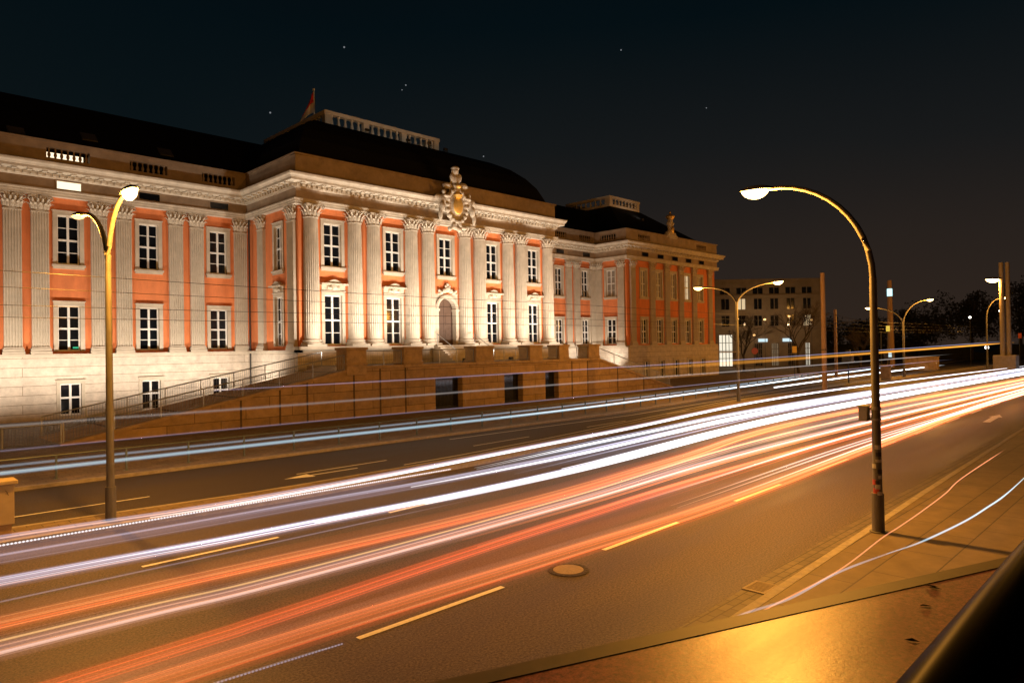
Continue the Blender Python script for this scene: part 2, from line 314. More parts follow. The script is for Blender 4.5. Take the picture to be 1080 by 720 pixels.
def window(fr, uc, w, z0, z1, rows, sw=.27, proud=.09, d=0.0, glass='glass', ped=False, sill=True, label=None, rec=.24):
    """white casement in a stone surround: returns the hole the wall must leave"""
    h = w/2; f = MB(fr); t = .085
    dd = (d-rec, d-rec+.09)
    f.box(uc-h, uc-h+t, *dd, z0, z1); f.box(uc+h-t, uc+h, *dd, z0, z1); f.box(uc-h+t, uc+h-t, *dd, z0, z0+.12); f.box(uc-h+t, uc+h-t, *dd, z1-t, z1)
    zt = z0+(z1-z0)*(.5 if rows == 4 else .56)
    f.box(uc-.07, uc+.07, dd[0]-.004, dd[1]+.03, z0+.12, z1-t); f.box(uc-h+t, uc-.07, dd[0], dd[1]+.02, zt-.065, zt+.065); f.box(uc+.07, uc+h-t, dd[0], dd[1]+.02, zt-.065, zt+.065)
    ks = {4: (.25, .75), 3: (.33, .78), 2: ()}[rows]
    for k in ks:
        z = z0+(z1-z0)*k
        f.box(uc-h+t, uc-.07, dd[0]+.02, dd[1]-.02, z-.025, z+.025); f.box(uc+.07, uc+h-t, dd[0]+.02, dd[1]-.02, z-.025, z+.025)
    o = f.build('window', 'white', PAL, label=label)
    g_ = MB(fr); g_.box(uc-h+.02, uc+h-.02, dd[0]-.05, dd[0]+.025, z0+.03, z1-.03); g_.build('glass', glass, o)
    s = MB(fr); o0, o1 = d-rec-.1, d+proud
    s.box(uc-h-sw, uc-h+.002, o0, o1, z0, z1); s.box(uc+h-.002, uc+h+sw, o0, o1, z0, z1); s.box(uc-h-sw, uc+h+sw, o0, o1+.003, z1, z1+sw)
    s.box(uc-h-sw-.05, uc+h+sw+.05, d+.0, o1+.07, z1+sw+.002, z1+sw+.07)
    s.build('surround', 'stone', o, bevel=.012)
    zb = z0
    if sill:
        k = MB(fr); k.box(uc-h-sw-.06, uc+h+sw+.06, o0+.05, o1+.1, z0-.16, z0-.001); k.box(uc-h-sw, uc+h+sw, o0+.05, o1+.02, z0-.3, z0-.161); k.build('sill', 'stone', o); zb = z0-.3
    if ped:
        p = MB(fr); q = uc+0; zt2 = z1+sw+.072
        p.box(q-h-sw, q+h+sw, d-.05, d+.1, zt2, zt2+.42)
        p.box(q-h-sw-.12, q+h+sw+.12, d-.05, d+.42, zt2+.421, zt2+.55)
        for k in range(7):
            a0 = -1+2*k/7; a1 = -1+2*(k+1)/7; ha = .55*cos(a0*pi/2)**1.5; hb = .55*cos(a1*pi/2)**1.5
            p.face([(q+a0*.8, d+.3, zt2+.551), (q+a1*.8, d+.3, zt2+.551), (q+a1*.8, d+.3, zt2+.555+hb*.55), (q+a0*.8, d+.3, zt2+.555+ha*.55)])
            p.face([(q+a0*.8, d+.3, zt2+.555+ha*.55), (q+a1*.8, d+.3, zt2+.555+hb*.55), (q+a1*.8, d-.02, zt2+.555+hb*.55), (q+a0*.8, d-.02, zt2+.555+ha*.55)])
        p.box(q-.55, q-.2, d+.1, d+.2, zt2+.08, zt2+.3); p.box(q+.2, q+.55, d+.1, d+.2, zt2+.08, zt2+.3)
        p.ell((q, d+.2, zt2+.3), (.26, .2, .28)); p.ell((q-.3, d+.16, zt2+.2), (.16, .1, .12)); p.ell((q+.3, d+.16, zt2+.2), (.16, .1, .12))
        p.build('window_pediment', 'carved', o)
    return (uc-h-sw, uc+h+sw, zb, z1+sw)

# -- wall sections
fL = frame((-6, YW), (1, 0)); LL = X0+6
fS = frame((X0, YW), (0, -1)); LS = YW-YP
fP = frame((X0, YP), (1, 0)); LP = X1-X0
fR = frame((X1, YP), (0, 1)); LR = YW-YP
fM = frame((X1, YW), (1, 0)); LM = X2-X1
fT = frame((X2, YW), (0, -1)); LT = YW-YE
fE = frame((X2, YE), (1, 0)); LE = X3-X2
fB = frame((X3, YE), (0, 1)); LB = 24.0
def section(fr, L, ups, lows, base, w, name, base_w=None, pedw=False, upz=(10.8, 14.22), loz=(4.78, 8.0), lrows=4, lit=()):
    holes = []
    for u in ups: holes.append(window(fr, u, w, *upz, 4, glass='warmwin' if u in lit else 'curtain' if name in 'TE' else 'glass', label='upper window lit from inside' if u in lit else None))
    for u in lows: holes.append(window(fr, u, w, *loz, lrows, sill=False, ped=pedw))
    wall('wall', fr, L, Z0, ZT, holes, 'plaster', PAL)
    bh = [window(fr, u, w*.95, .35, 2.55, 2, sw=.22, proud=.05, d=.3, rec=.3, sill=False) for u in base]
    wall('base_wall', fr, L+.3, 0, 4.42, bh, 'pale', PAL, a0=0 if name != 'E' else -.3, d=.3)
    c = MB(fr); c.box(-.0, L+.42 if name in 'SP' else L, -.05, .42, 4.421, 4.62); c.build('plinth_course', 'stone', PAL)
bl = [1.6+6, 6.78+6, 11.95+6, 17.12+6, 22.29+6]
section(fL, LL, bl, bl, bl, 1.35, 'L', loz=(4.78, 7.95))
section(fS, LS, [5.3], [5.3], [], 1.25, 'S', pedw=True, loz=(4.92, 8.75))
bp_ = [38.9-X0+5.62*k for k in (-2, -1, 0, 1, 2)]
PW = 1.5
holes = []
for k, u in enumerate(bp_):
    holes.append(window(fP, u, PW, 10.95, 14.28, 4))
    if k != 2: holes.append(window(fP, u, PW, 4.95, 8.8, 4, sill=False, ped=True))
u = bp_[2]; holes.append((u-1.3, u+1.3, 4.62, 9.3))
wall('wall', fP, LP, Z0, ZT, holes, 'plaster', PAL)
wall('base_wall', fP, LP+.3, 0, 4.42, [], 'pale', PAL, a0=-.3, d=.3)
c = MB(fP); c.box(-.42, LP+.42, -.05, .42, 4.421, 4.62); c.box(-.5, LP+.5, -.02, .95, 4.621, 4.86); c.build('plinth_course', 'stone', PAL)
# arched door
d_ = MB(fP); d_.box(u-.98, u+.98, -.45, -.36, 4.87, 8.0)
n = 16; arc = [(u+.98*cos(pi*k/n), 8.0+.98*sin(pi*k/n)) for k in range(n+1)]
d_.face([(a, -.36, z) for a, z in arc]); d_.box(u-.03, u+.03, -.36, -.33, 4.87, 8.9)
for z in (5.2, 6.6): d_.box(u-.8, u-.15, -.36, -.335, z, z+1.1); d_.box(u+.15, u+.8, -.36, -.335, z, z+1.1)
DR = d_.build('arched_door', 'door', PAL)
s = MB(fP); s.box(u-1.3, u-.98, -.5, .16, 4.87, 8.0); s.box(u+.98, u+1.3, -.5, .16, 4.87, 8.0); s.box(u-1.36, u-.9, -.5, .22, 7.86, 8.05); s.box(u+.9, u+1.36, -.5, .22, 7.86, 8.05)
for k in range(n):
    a, b = pi*k/n, pi*(k+1)/n
    for r0, r1, dd in ((.98, 1.3, .16), (1.08, 1.22, .2)):
        q = [(u+r*cos(t), 8.05+r*sin(t)*.97) for r, t in ((r0, a), (r1, a), (r1, b), (r0, b))]
        s.face([(x, dd, z) for x, z in q]); s.face([(q[0][0], dd, q[0][1]), (q[3][0], dd, q[3][1]), (q[3][0], -.5, q[3][1]), (q[0][0], -.5, q[0][1])]); s.face([(q[1][0], dd, q[1][1]), (q[2][0], dd, q[2][1]), (q[2][0], -.1, q[2][1]), (q[1][0], -.1, q[1][1])])
    x0, x1 = u+1.3*cos(a), u+1.3*cos(b); s.face([(x0, .02, 8.05+1.26*sin(a)), (x1, .02, 8.05+1.26*sin(b)), (x1, .02, 9.36), (x0, .02, 9.36)])
s.build('door_surround', 'stone', DR)
s = MB(fP)
for dx, dz, r in ((0, .35, .28), (-.35, .2, .22), (.35, .2, .22), (-.7, .05, .2), (.7, .05, .2), (-.95, .2, .14), (.95, .2, .14), (0, .75, .16), (-.2, .6, .13), (.2, .6, .13), (-1.0, -.1, .13), (1.0, -.1, .13)): s.ell((u+dx, .22, 9.45+dz), (r, r*.8, r))
s.build('door_ornament', 'carved', DR)
section(fR, LR, [], [], [], 1.2, 'R')
ml = [63.65-X1, 68.72-X1, 58.58-X1]
section(fM, LM, ml, ml, ml, 1.35, 'M', loz=(4.78, 7.95))
section(fT, LT, [2.5], [2.5], [], 1.4, 'T', loz=(4.78, 7.95))
el = [74.55-X2, 78.1-X2, 81.6-X2, 85.1-X2, 88.6-X2]
section(fE, LE, el, el, el, 1.3, 'E', loz=(4.78, 7.95), lit=(el[3],))
section(fB, LB, [4, 9, 14], [4, 9, 14], [], 1.3, 'B', loz=(4.78, 7.95))
# small green sign glow inside the left lower window
mb = MB(fL); mb.box(11.95+6.25, 11.95+6.62, -.2, -.17, 4.98, 5.1); mb.build('exit_light', 'greensig', PAL)

# -- columns and pilasters
def leafring(mb, w, dp, z0, h, n, r0, phase=0, tip=.13, lw=.2):
    """acanthus leaves on the outline of a rounded rectangle w x dp"""
    for k in range(n):
        t = 2*pi*(k+phase)/n; ca, sa = cos(t), sin(t)
        q = max(abs(ca), abs(sa))**.55
        base = Vector((ca*w/2*r0/q, sa*dp/2*r0/q, 0)); nrm = Vector((ca/w, sa/dp, 0)).normalized(); tan = Vector((-nrm.y, nrm.x, 0))
        prev = None
        for s, out, ww in ((0, .0, .8), (.35, .05, 1.05), (.7, .075, 1.0), (.92, tip*.9, .7), (1.0, tip*1.35, .45), (.88, tip*1.7, .15)):
            c_ = base+nrm*out; a = c_-tan*lw*ww/2; b = c_+tan*lw*ww/2; mid = c_+nrm*.035
            cur = [(a.x, a.y, z0+h*s), (mid.x, mid.y, z0+h*s), (b.x, b.y, z0+h*s)]
            if prev:
                for i in (0, 1): mb.face([prev[i], prev[i+1], cur[i+1], cur[i]])
            prev = cur
def capital(w, dp, h):
    mb = MB(); a = .5
    mb.lathe([(a*.93, 0), (a*.97, .03), (a*1.02, .05), (a*.9, .08), (a*.9, h*.5), (a*1.0, h*.85), (a*1.12, h*.88)], n=20, sx=w, sy=dp)
    leafring(mb, w, dp, .08, h*.42, 12 if dp > .7 else 12, .98, 0, .2, .17); leafring(mb, w, dp, .1, h*.66, 12, .92, .5, .26, .15)
    for sx in (-1, 1):
        for sy in (-1, 1):
            c_ = Vector((sx*w*.60, sy*dp*.60, h*.78))
            dr = Vector((sx*w, sy*dp, 0)).normalized()
            pts = [(c_+dr*(r*cos(t))+Vector((0, 0, r*sin(t)))) for r, t in [(.17*(1-.1*i)+.015, 2.6-i*.75) for i in range(9)]]
            mb.tube([Vector((sx*w*.3, sy*dp*.3, h*.5))]+pts, [.035]+[.05]*8+[.03], 6)
    for dx, dy in ((0, -dp*.56), (0, dp*.56), (-w*.56, 0), (w*.56, 0)): mb.ell((dx, dy, h*.92), (.11, .11, .1), 8, 5)
    b = .64
    pl = []
    for cx, cy in ((-1, -1), (1, -1), (1, 1), (-1, 1)): pl.append((cx*b*w, cy*b*dp))
    ring = []
    for i in range(4):
        p, q = Vector(pl[i]), Vector(pl[(i+1) % 4]); mid = (p+q)/2
        for k in range(6):
            t = k/6; pt = p.lerp(q, t); pt -= mid*(.13*sin(pi*t)); ring.append(pt)
    for za, zb, s_ in ((h*.88, h*.95, .97), (h*.95, h, 1.03)):
        lo = [mb.P((p.x*s_, p.y*s_, za)) for p in ring]; hi = [mb.P((p.x*s_, p.y*s_, zb)) for p in ring]
        for i in range(len(ring)): j = (i+1) % len(ring); mb.f.append([lo[i], lo[j], hi[j], hi[i]])
        mb.f.append(lo[::-1]); mb.f.append(hi)
    return mb
def column():
    h0, h1 = 4.862, 14.5; R = .60
    mb = MB(); mb.box(-.8, .8, -.8, .8, h0, h0+.16)
    mb.lathe([(.78, h0+.161), (.82, h0+.22), (.78, h0+.3), (.68, h0+.33), (.67, h0+.39), (.72, h0+.41), (.74, h0+.46), (.7, h0+.51), (.63, h0+.53), (R, h0+.6)], n=32)
    nf = 22; rings = []
    for i in range(7):
        t = i/6; r = R*(1-.14*t**1.6); z = h0+.6+(h1-h0-.6)*t; row = []
        for k in range(nf*4):
            dd = (0, 0, -.052, -.052)[k % 4]; an = 2*pi*(k+(.0, -.1, -.25, .15)[k % 4])/(nf*4)
            if i in (0, 6): dd = 0
            row.append(mb.P(((r+dd)*cos(an), (r+dd)*sin(an), z)))
        rings.append(row)
    for a, b in zip(rings, rings[1:]):
        for k in range(nf*4): j = (k+1) % (nf*4); mb.f.append([a[k], a[j], b[j], b[k]])
    mb.lathe([(.52, h1-.06), (.57, h1-.04), (.57, h1), (.5, h1+.02)], n=32)
    o = mb.build('column', 'stone', None)
    cpm = capital(1.1, 1.1, .92); cpm.v = [(x, y, z+h1+.01) for x, y, z in cpm.v]
    cpo = cpm.build('capital', 'carved', None); cpo.parent = o
    return o
def pilaster(w=1.0, d=.26):
    h0, h1 = 4.622, 14.3
    mb = MB(); mb.box(-w*.62, w*.62, -d-.14, 0, h0, h0+.18); mb.box(-w*.59, w*.59, -d-.1, 0, h0+.181, h0+.36); mb.box(-w*.54, w*.54, -d-.05, 0, h0+.361, h0+.48)
    nf = 6; prof = []; g = w/(nf+.35); s0 = -w/2
    prof.append((-w/2, 0)); prof.append((-w/2, -d))
    for k in range(nf):
        a = s0+g*(.35+k); prof += [(a, -d), (a+.12*g, -d+.045), (a+.5*g, -d+.05), (a+.53*g, -d+.045), (a+.65*g, -d)]
    prof += [(w/2, -d), (w/2, 0)]
    lo = [mb.P((x, y, h0+.481)) for x, y in prof]; hi = [mb.P((x, y, h1)) for x, y in prof]
    for i in range(len(prof)-1): mb.f.append([lo[i], lo[i+1], hi[i+1], hi[i]])
    mb.box(-w*.53, w*.53, -d-.05, 0, h1-.06, h1+.02)
    o = mb.build('pilaster', 'stone', None)
    cpm = capital(w*1.0, .34, 1.06); cpm.v = [(x, y-d*.55, z+h1+.021) for x, y, z in cpm.v]
    cpo = cpm.build('capital', 'carved', None); cpo.parent = o
    return o
colm = column(); first = True
pos = [25.68]+[38.9+s*o for s, o in ((-1, 9.45), (-1, 7.7), (-1, 3.95), (-1, 2.2), (1, 2.0), (1, 3.75), (1, 7.45), (1, 9.2))]+[52.0]
off = WL['palace']
def put(o, x, y, rz=0):
    o.parent = PAL; o.location = Vector((x, y, 0))-off; o.rotation_euler = (0, 0, rz)
for i, x in enumerate(pos):
    o = colm if i == 0 else dup(colm); put(o, x, YP-.32)
pil = pilaster()
pl = [(8.72, YW, 0), (10.26, YW, 0), (13.8, YW, 0), (15.4, YW, 0), (19.02, YW, 0), (20.58, YW, 0), (24.05, YW, 0), (5.2, YW, 0), (3.6, YW, 0), (0, YW, 0), (-1.6, YW, 0),
      (X0, 53.15, -pi/2), (X0, 48.1, -pi/2), (X1, 48.1, pi/2), (X1, 53.15, pi/2), (65.4, YW, 0), (66.95, YW, 0), (61.9, YW, 0), (60.4, YW, 0), (56.8, YW, 0), (55.2, YW, 0), (70.2, YW, 0),
      (X2, 51.5, -pi/2), (X2, 55.0, -pi/2)]+[(x, YE, 0) for x in (72.0, 76.35, 79.85, 83.35, 86.85, 91.2)]+[(X3, YE+1, pi/2), (X3, YE+6.5, pi/2)]
for i, (x, y, r) in enumerate(pl):
    o = pil if i == 0 else dup(pil); put(o, x, y, r)

# -- entablature, cornice, attic along the whole front
PATH = [(-6, YW), (X0, YW), (X0, YP), (X1, YP), (X1, YW), (X2, YW), (X2, YE), (X3, YE), (X3, YE+24)]
def offset(path, d):
    out = []
    for i, p in enumerate(path):
        us = []
        if i > 0: a = Vector(path[i])-Vector(path[i-1]); us.append(a.normalized())
        if i < len(path)-1: a = Vector(path[i+1])-Vector(path[i]); us.append(a.normalized())
        ns = [Vector((u_.y, -u_.x)) for u_ in us]
        q = Vector(p)
        if len(ns) == 1: q = q+ns[0]*d
        else: q = q+(ns[0]+ns[1])*d
        out.append(q)
    return out
def sweep(prof, name, m):
    mb = MB(); rows = [[mb.P((q.x, q.y, z)) for q in offset(PATH, d)] for d, z in prof]
    for a, b in zip(rows, rows[1:]):
        for k in range(len(PATH)-1): mb.f.append([a[k], a[k+1], b[k+1], b[k]])
    return mb.build(name, m, PAL)
sweep([(0, 15.40), (.44, 15.40), (.44, 15.56), (.48, 15.57), (.48, 15.72), (.53, 15.74), (.53, 15.84), (.32, 15.86), (.30, 15.88)], 'architrave', 'entab')
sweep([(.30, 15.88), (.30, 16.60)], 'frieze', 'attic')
sweep([(.30, 16.60), (.36, 16.62), (.40, 16.70), (.40, 16.92), (.62, 16.96), (.66, 17.0), (.98, 17.0), (1.0, 17.02), (1.0, 17.2), (1.04, 17.22), (1.08, 17.3), (1.18, 17.4), (1.2, 17.5), (1.2, 17.56), (.3, 17.64)], 'cornice', 'entab')
segs = [(fL, 0, LL-.45, -1), (fS, .45, LS+.42, 0), (fP, -.42, LP+.42, 0), (fR, -.42, LR-.45, 0), (fM, .45, LM-.45, 0), (fT, .45, LT+.42, 0), (fE, -.42, LE+.42, 0)]
for fr, a, b, _ in segs:
    mb = MB(fr); n = int((b-a)/.42)
    for k in range(n): x = a+(b-a)*(k+.5)/n; mb.box(x-.12, x+.12, .39, .6, 16.72, 16.9)
    n = int((b-a)/.84)
    for k in range(n):
        x = a+(b-a)*(k+.5)/n; mb.box(x-.14, x+.14, .6, .95, 16.9, 16.995)
    mb.build('dentil_band', 'entab', PAL)
AT = 19.12
def attic(fr, L, a0, groups, ext0=0, ext1=0):
    hs = [(x-1.3, x+1.3, 18.05, 18.75) for x in groups]
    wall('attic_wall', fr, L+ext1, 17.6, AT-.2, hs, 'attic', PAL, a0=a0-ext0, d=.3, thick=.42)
    for x in groups:
        mb = MB(fr)
        for k in range(7):
            u_ = x-1.3+2.6*(k+.5)/7; mb.lathe([(.07, 18.05), (.06, 18.1), (.11, 18.26), (.1, 18.36), (.045, 18.5), (.05, 18.65), (.08, 18.7), (.08, 18.75)], (u_, .1), 8)
        mb.build('baluster_row', 'attic', PAL, smooth=True)
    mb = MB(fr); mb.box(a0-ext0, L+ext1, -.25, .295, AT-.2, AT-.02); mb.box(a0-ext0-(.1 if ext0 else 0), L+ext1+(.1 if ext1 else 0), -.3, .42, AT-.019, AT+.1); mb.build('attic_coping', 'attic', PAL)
attic(fL, LL, 0, [x for x in bl], 0, -.31); attic(fS, LS, .0, [], -.31, .3); attic(fP, LP, 0, [], .298, .298); attic(fR, LR, 0, [], .3, -.31)
attic(fM, LM, 0, ml, -.31, -.31); attic(fT, LT, 0, [2.4], -.31, .3); attic(fE, LE, 0, [el[0]-.1, el[4]+.1], .298, .298); attic(fB, LB, 0, [], .3, 0)
def friezewin(fr, u_, lit=False):
    mb = MB(fr); z0, z1, h = 15.98, 16.5, .72; t = .07
    for a in ((u_-h-t, u_-h, z0-t, z1+t), (u_+h, u_+h+t, z0-t, z1+t), (u_-h, u_+h, z0-t, z0), (u_-h, u_+h, z1, z1+t)): mb.box(a[0], a[1], .29, .37, a[2], a[3])
    o = mb.build('frieze_window', 'attic', PAL, label='small lit window under the cornice' if lit else None)
    q = MB(fr); q.box(u_-h, u_+h, .28, .315, z0, z1); q.build('glass', 'atticlit' if lit else 'glass', o)
for k, u_ in enumerate(bl): friezewin(fL, u_, k == 2)
for u_ in ml: friezewin(fM, u_)
for u_ in el: friezewin(fE, u_)
mb = MB(fL); mb.box(16.6, 19.2, -1.5, -1.3, 18.0, 18.8); mb.build('lit_dormer', 'atticlit', PAL)
# -- roofs
mb = MB(); A = [(55.95, 18.6), (62.2, 24.0), (72, 24.5), (78, 18.6)]
for x0, x1 in ((-6, 88),):
    lo = [(x0, y, z) for y, z in A]; hi = [(x1, y, z) for y, z in A]
    for i in range(3): mb.face([lo[i], hi[i], hi[i+1], lo[i+1]])
    mb.face(lo); mb.face(hi)
RF = mb.build('wing_roof', 'slate', PAL)
for x, y in ((9.3, 57.6), (13.9, 58.4), (19.2, 58.2)):
    q = MB(lambda a, b, c, x=x, y=y: Vector((x+a, y+b*.757-c*.654, 18.6+(y-55.95)*.864+b*.654+c*.757))); q.box(-.5, .5, -.55, .55, -.05, .07); q.box(-.43, .43, -.48, .48, .07, .09); q.build('skylight', 'lamphead', RF)
mb = MB(); rings = []
for t, z in ((0, 18.7), (.03, 19.7), (.1, 20.9), (.2, 21.95), (.34, 22.95), (.52, 23.75), (.75, 24.35), (1.0, 24.62)):
    a, b, c_, e = X0+.2+7.3*t, X1-.2-7.3*t, YP+.2+8.5*t, 77-9*t
    rings.append([mb.P(p) for p in ((a, c_, z), (b, c_, z), (b, e, z), (a, e, z))])
for p, q in zip(rings, rings[1:]):
    for k in range(4): mb.f.append([p[k], p[(k+1) % 4], q[(k+1) % 4], q[k]])
mb.f.append(rings[-1]); mb.build('dome_roof', 'slate', PAL)
mb = MB(); a = [(X2+.2, YE+.2), (X3-.2, YE+.2), (X3-.2, YE+23.8), (X2+.2, YE+23.8)]; b = [(78.0, 58.5), (85.4, 58.5), (85.4, 66.7), (78.0, 66.7)]
for k in range(4): mb.face([(*a[k], 18.7), (*a[(k+1) % 4], 18.7), (*b[(k+1) % 4], 24.2), (*b[k], 24.2)])
mb.face([(*p, 24.2) for p in b]); mb.build('hip_roof', 'slate', PAL)
def roofbal(x0, x1, y0, y1, z, h, ng, per):
    o = None; mb = MB()
    mb.box(x0, x1, y0, y0+.4, z-.2, z+.4); mb.box(x0, x1, y1-.4, y1, z-.2, z+.4); mb.box(x0, x0+.4, y0+.4, y1-.4, z-.2, z+.4); mb.box(x1-.4, x1, y0+.4, y1-.4, z-.2, z+.4)
    t = z+h-.32
    mb.box(x0-.08, x1+.08, y0-.08, y0+.48, t, z+h); mb.box(x0-.08, x1+.08, y1-.48, y1+.08, t, z+h); mb.box(x0-.08, x0+.48, y0+.48, y1-.48, t, z+h); mb.box(x1-.48, x1+.08, y0+.48, y1-.48, t, z+h)
    def run(P, Q, ng):
        P, Q = Vector(P), Vector(Q); L_ = (Q-P).length; u_ = (Q-P).normalized(); g_ = L_/ng
        for i in range(ng+1):
            c_ = P+u_*min(max(i*g_, .3), L_-.3); mb.box(c_.x-.3, c_.x+.3, c_.y-.21, c_.y+.21, z+.4, t) if abs(u_.x) > .5 else mb.box(c_.x-.21, c_.x+.21, c_.y-.3, c_.y+.3, z+.4, t)
        for i in range(ng):
            for k in range(per):
                c_ = P+u_*(i*g_+.42+(g_-.84)*(k+.5)/per); mb.lathe([(.13, z+.4), (.1, z+.46), (.17, z+.4+(t-z-.4)*.35), (.08, z+.4+(t-z-.4)*.75), (.13, t-.04), (.13, t)], (c_.x, c_.y), 8)
    run((x0, y0+.2), (x1, y0+.2), ng); run((x0, y1-.2), (x1, y1-.2), ng); run((x0+.2, y0), (x0+.2, y1), ng); run((x1-.2, y0), (x1-.2, y1), ng)
    mb.build('roof_balustrade', 'stone', PAL)
roofbal(32.2, 45.4, 56.0, 68.2, 24.6, 1.85, 3, 5); roofbal(78.1, 85.3, 58.6, 66.6, 24.2, 1.55, 1, 8)
# -- sculpted crests
def crest(cx, y, z, s, top=True):
    mb = MB(); R_ = random.Random(3); E_ = lambda dx, dy, dz, r: mb.ell((cx+dx*s, y+dy*s, z+dz*s), tuple(q*s for q in r), 10, 7)
    E_(0, .1, 0, (1.05, .35, 1.35))
    for k in range(18):
        t = 2*pi*k/18; E_(1.12*cos(t), -.1, 1.42*sin(t), (.26, .25, .24))
    for k in range(10): E_(R_.uniform(-.9, .9), -.15, -1.6-R_.uniform(0, .6), (.22, .2, .22))
    for sx in (-1, 1):      # figures leaning on the shield: torso, head, thigh, shin, arm
        E_(sx*1.55, 0, .35, (.34, .32, .55)); E_(sx*1.45, -.1, 1.1, (.2, .2, .24)); E_(sx*1.75, -.2, -.3, (.28, .3, .5)); E_(sx*1.95, -.2, -.95, (.2, .2, .55)); E_(sx*1.2, -.25, .75, (.4, .16, .16)); E_(sx*1.9, .1, .6, (.5, .18, .3))
    E_(0, 0, 1.75, (.5, .4, .35))
    if top:
        E_(0, .05, 2.35, (.5, .38, .55)); E_(-.05, 0, 3.1, (.32, .32, .38)); E_(0, .05, 3.38, (.42, .36, .25)); E_(.45, 0, 2.6, (.22, .2, .4)); E_(-.45, 0, 2.5, (.22, .2, .4)); E_(.95, .1, 1.9, (.55, .3, .35)); E_(-.9, .1, 1.75, (.5, .3, .3))
        mb.tube([(cx-.7*s, y, z+1.4*s), (cx-.4*s, y, z+3.2*s)], [.08*s, .06*s], 6)
    o = mb.build('crest', 'carved', PAL)
    r = o.modifiers.new('remesh', 'REMESH'); r.mode = 'VOXEL'; r.voxel_size = .06*s; r.use_smooth_shade = True
    q = MB(); q.ell((cx, y-.32*s, z+.0*s), (.55*s, .14*s, .8*s), 16, 10); q.build('gilt_shield', 'gold', o, smooth=True)
    q = MB(); q.lathe([(.34*s, z+.72*s), (.42*s, z+.95*s), (.3*s, z+1.1*s), (.1*s, z+1.2*s)], (cx, y-.3*s), 12); q.ell((cx, y-.4*s, z+1.75*s), (.3*s, .2*s, .25*s)); q.build('gilt_crown', 'gold', o, smooth=True)
crest(39.15, YP-1.25, 17.0, .98); 
def urncrest(cx, y, z):
    mb = MB(); mb.box(cx-.8, cx+.8, y-.35, y+.35, z, z+.5)
    for dx, dz, r in ((0, .95, .62), (-.75, .6, .4), (.75, .6, .4), (-1.15, .3, .32), (1.15, .3, .32), (0, 1.7, .5), (-.35, 2.1, .3), (.35, 2.1, .3), (0, 2.5, .35)): mb.ell((cx+dx, y, z+dz), (r, .38, r))
    o = mb.build('crest', 'carved', PAL); r = o.modifiers.new('remesh', 'REMESH'); r.mode = 'VOXEL'; r.voxel_size = .06; r.use_smooth_shade = True
    q = MB(); q.ell((cx, y-.36, z+1.2), (.33, .16, .5), 14, 8); q.build('gilt_shield', 'gold', o, smooth=True)
    q = MB(); q.lathe([(.3, z+2.55), (.62, z+3.0), (.5, z+3.2), (.2, z+3.3), (.1, z+3.5)], (cx, y), 12); q.ell((cx, y, z+3.6), (.13, .13, .13)); q.build('gilt_crown', 'gold', o, smooth=True)
urncrest(81.0, YE-.1, 18.9)
for x, y in ((X0-.35, 54.9),): 
    mb = MB(); mb.tube([(x, y, 15.3), (x, y, .2)], .07, 8); mb.build('downpipe', 'darksteel', PAL)
# wall lanterns on the pavilion side are dark brackets
# flag
FL = thing('flag', 'red and white flag on a white pole above the roof balustrade', 'flag', (33.5, 60.3, 24.6))
mb = MB(); mb.tube([(33.5, 60.3, 24.6), (33.5, 60.3, 29.8)], [.075, .055], 8); mb.ell((33.5, 60.3, 29.85), (.1, .1, .1)); mb.build('pole', 'white', FL)
def cloth(t0, t1, m, nm):
    mb = MB(); N_ = 10; g_ = []
    for i in range(N_+1):
        u_ = i/N_; row = []
        for j in range(5):
            v = t0+(t1-t0)*j/4
            row.append((33.5-.06-u_*.75*(.4+v), 60.3+.12*sin(u_*9)+u_*1.0*(.4+v), 29.55-v*2.0-u_*u_*1.0-.35*u_))
        g_.append(row)
    for i in range(N_):
        for j in range(4): mb.face([g_[i][j], g_[i+1][j], g_[i+1][j+1], g_[i][j+1]])
    o = mb.build(nm, m, FL, smooth=True); s_ = o.modifiers.new('t', 'SOLIDIFY'); s_.thickness = .015
cloth(0, .5, 'flagred', 'red_stripe'); cloth(.5, 1, 'flagwhite', 'white_stripe')

# ------------------------------------------------------------------ terrace in front of the pavilion
YT = 39.5
TER = thing('terrace', 'ochre stone terrace with ramps, piers and dark doors before the palace', 'terrace', (37, 43, 0))
fTW = frame((8, YT), (1, 0))
doors = [(31.35, 33.95), (38.35, 40.45), (43.2, 44.9)]
RX0, RX1, RX2, RX3 = 8.0, 25.2, 50.3, 63.0
ZP = 3.42
for (xa, xb, za, zb) in ((RX0, RX1, .1, ZP), (RX2, RX3, ZP, .1)):
    mb = MB(); ye = 44.6
    mb.face([(xa, YT, 0), (xb, YT, 0), (xb, YT, zb), (xa, YT, za)]); mb.face([(xa, ye, 0), (xb, ye, 0), (xb, ye, zb), (xa, ye, za)])
    mb.face([(xa, YT, za), (xb, YT, zb), (xb, ye, zb), (xa, ye, za)]); mb.face([(xa, YT, 0), (xa, ye, 0), (xa, ye, za), (xa, YT, za)]); mb.face([(xb, YT, 0), (xb, ye, 0), (xb, ye, zb), (xb, YT, zb)])
    mb.build('ramp', 'ochre', TER)
mb = MB(); mb.face([(RX1, 44.6, 0), (RX1, 47, 0), (RX1, 47, ZP), (RX1, 44.6, ZP)]); mb.build('end_wall', 'ochre', TER)
wall('wall', frame((RX1, YT), (1, 0)), RX2-RX1, 0, ZP, [(a-RX1, b-RX1, 0, 2.42) for a, b in doors], 'ochre', TER, thick=.7)
mb = MB(); mb.face([(RX1, YT+.3, ZP+.002), (RX2, YT+.3, ZP+.002), (RX2, 47.0, ZP+.002), (RX1, 47.0, ZP+.002)]); mb.build('platform', 'forecourt', TER)
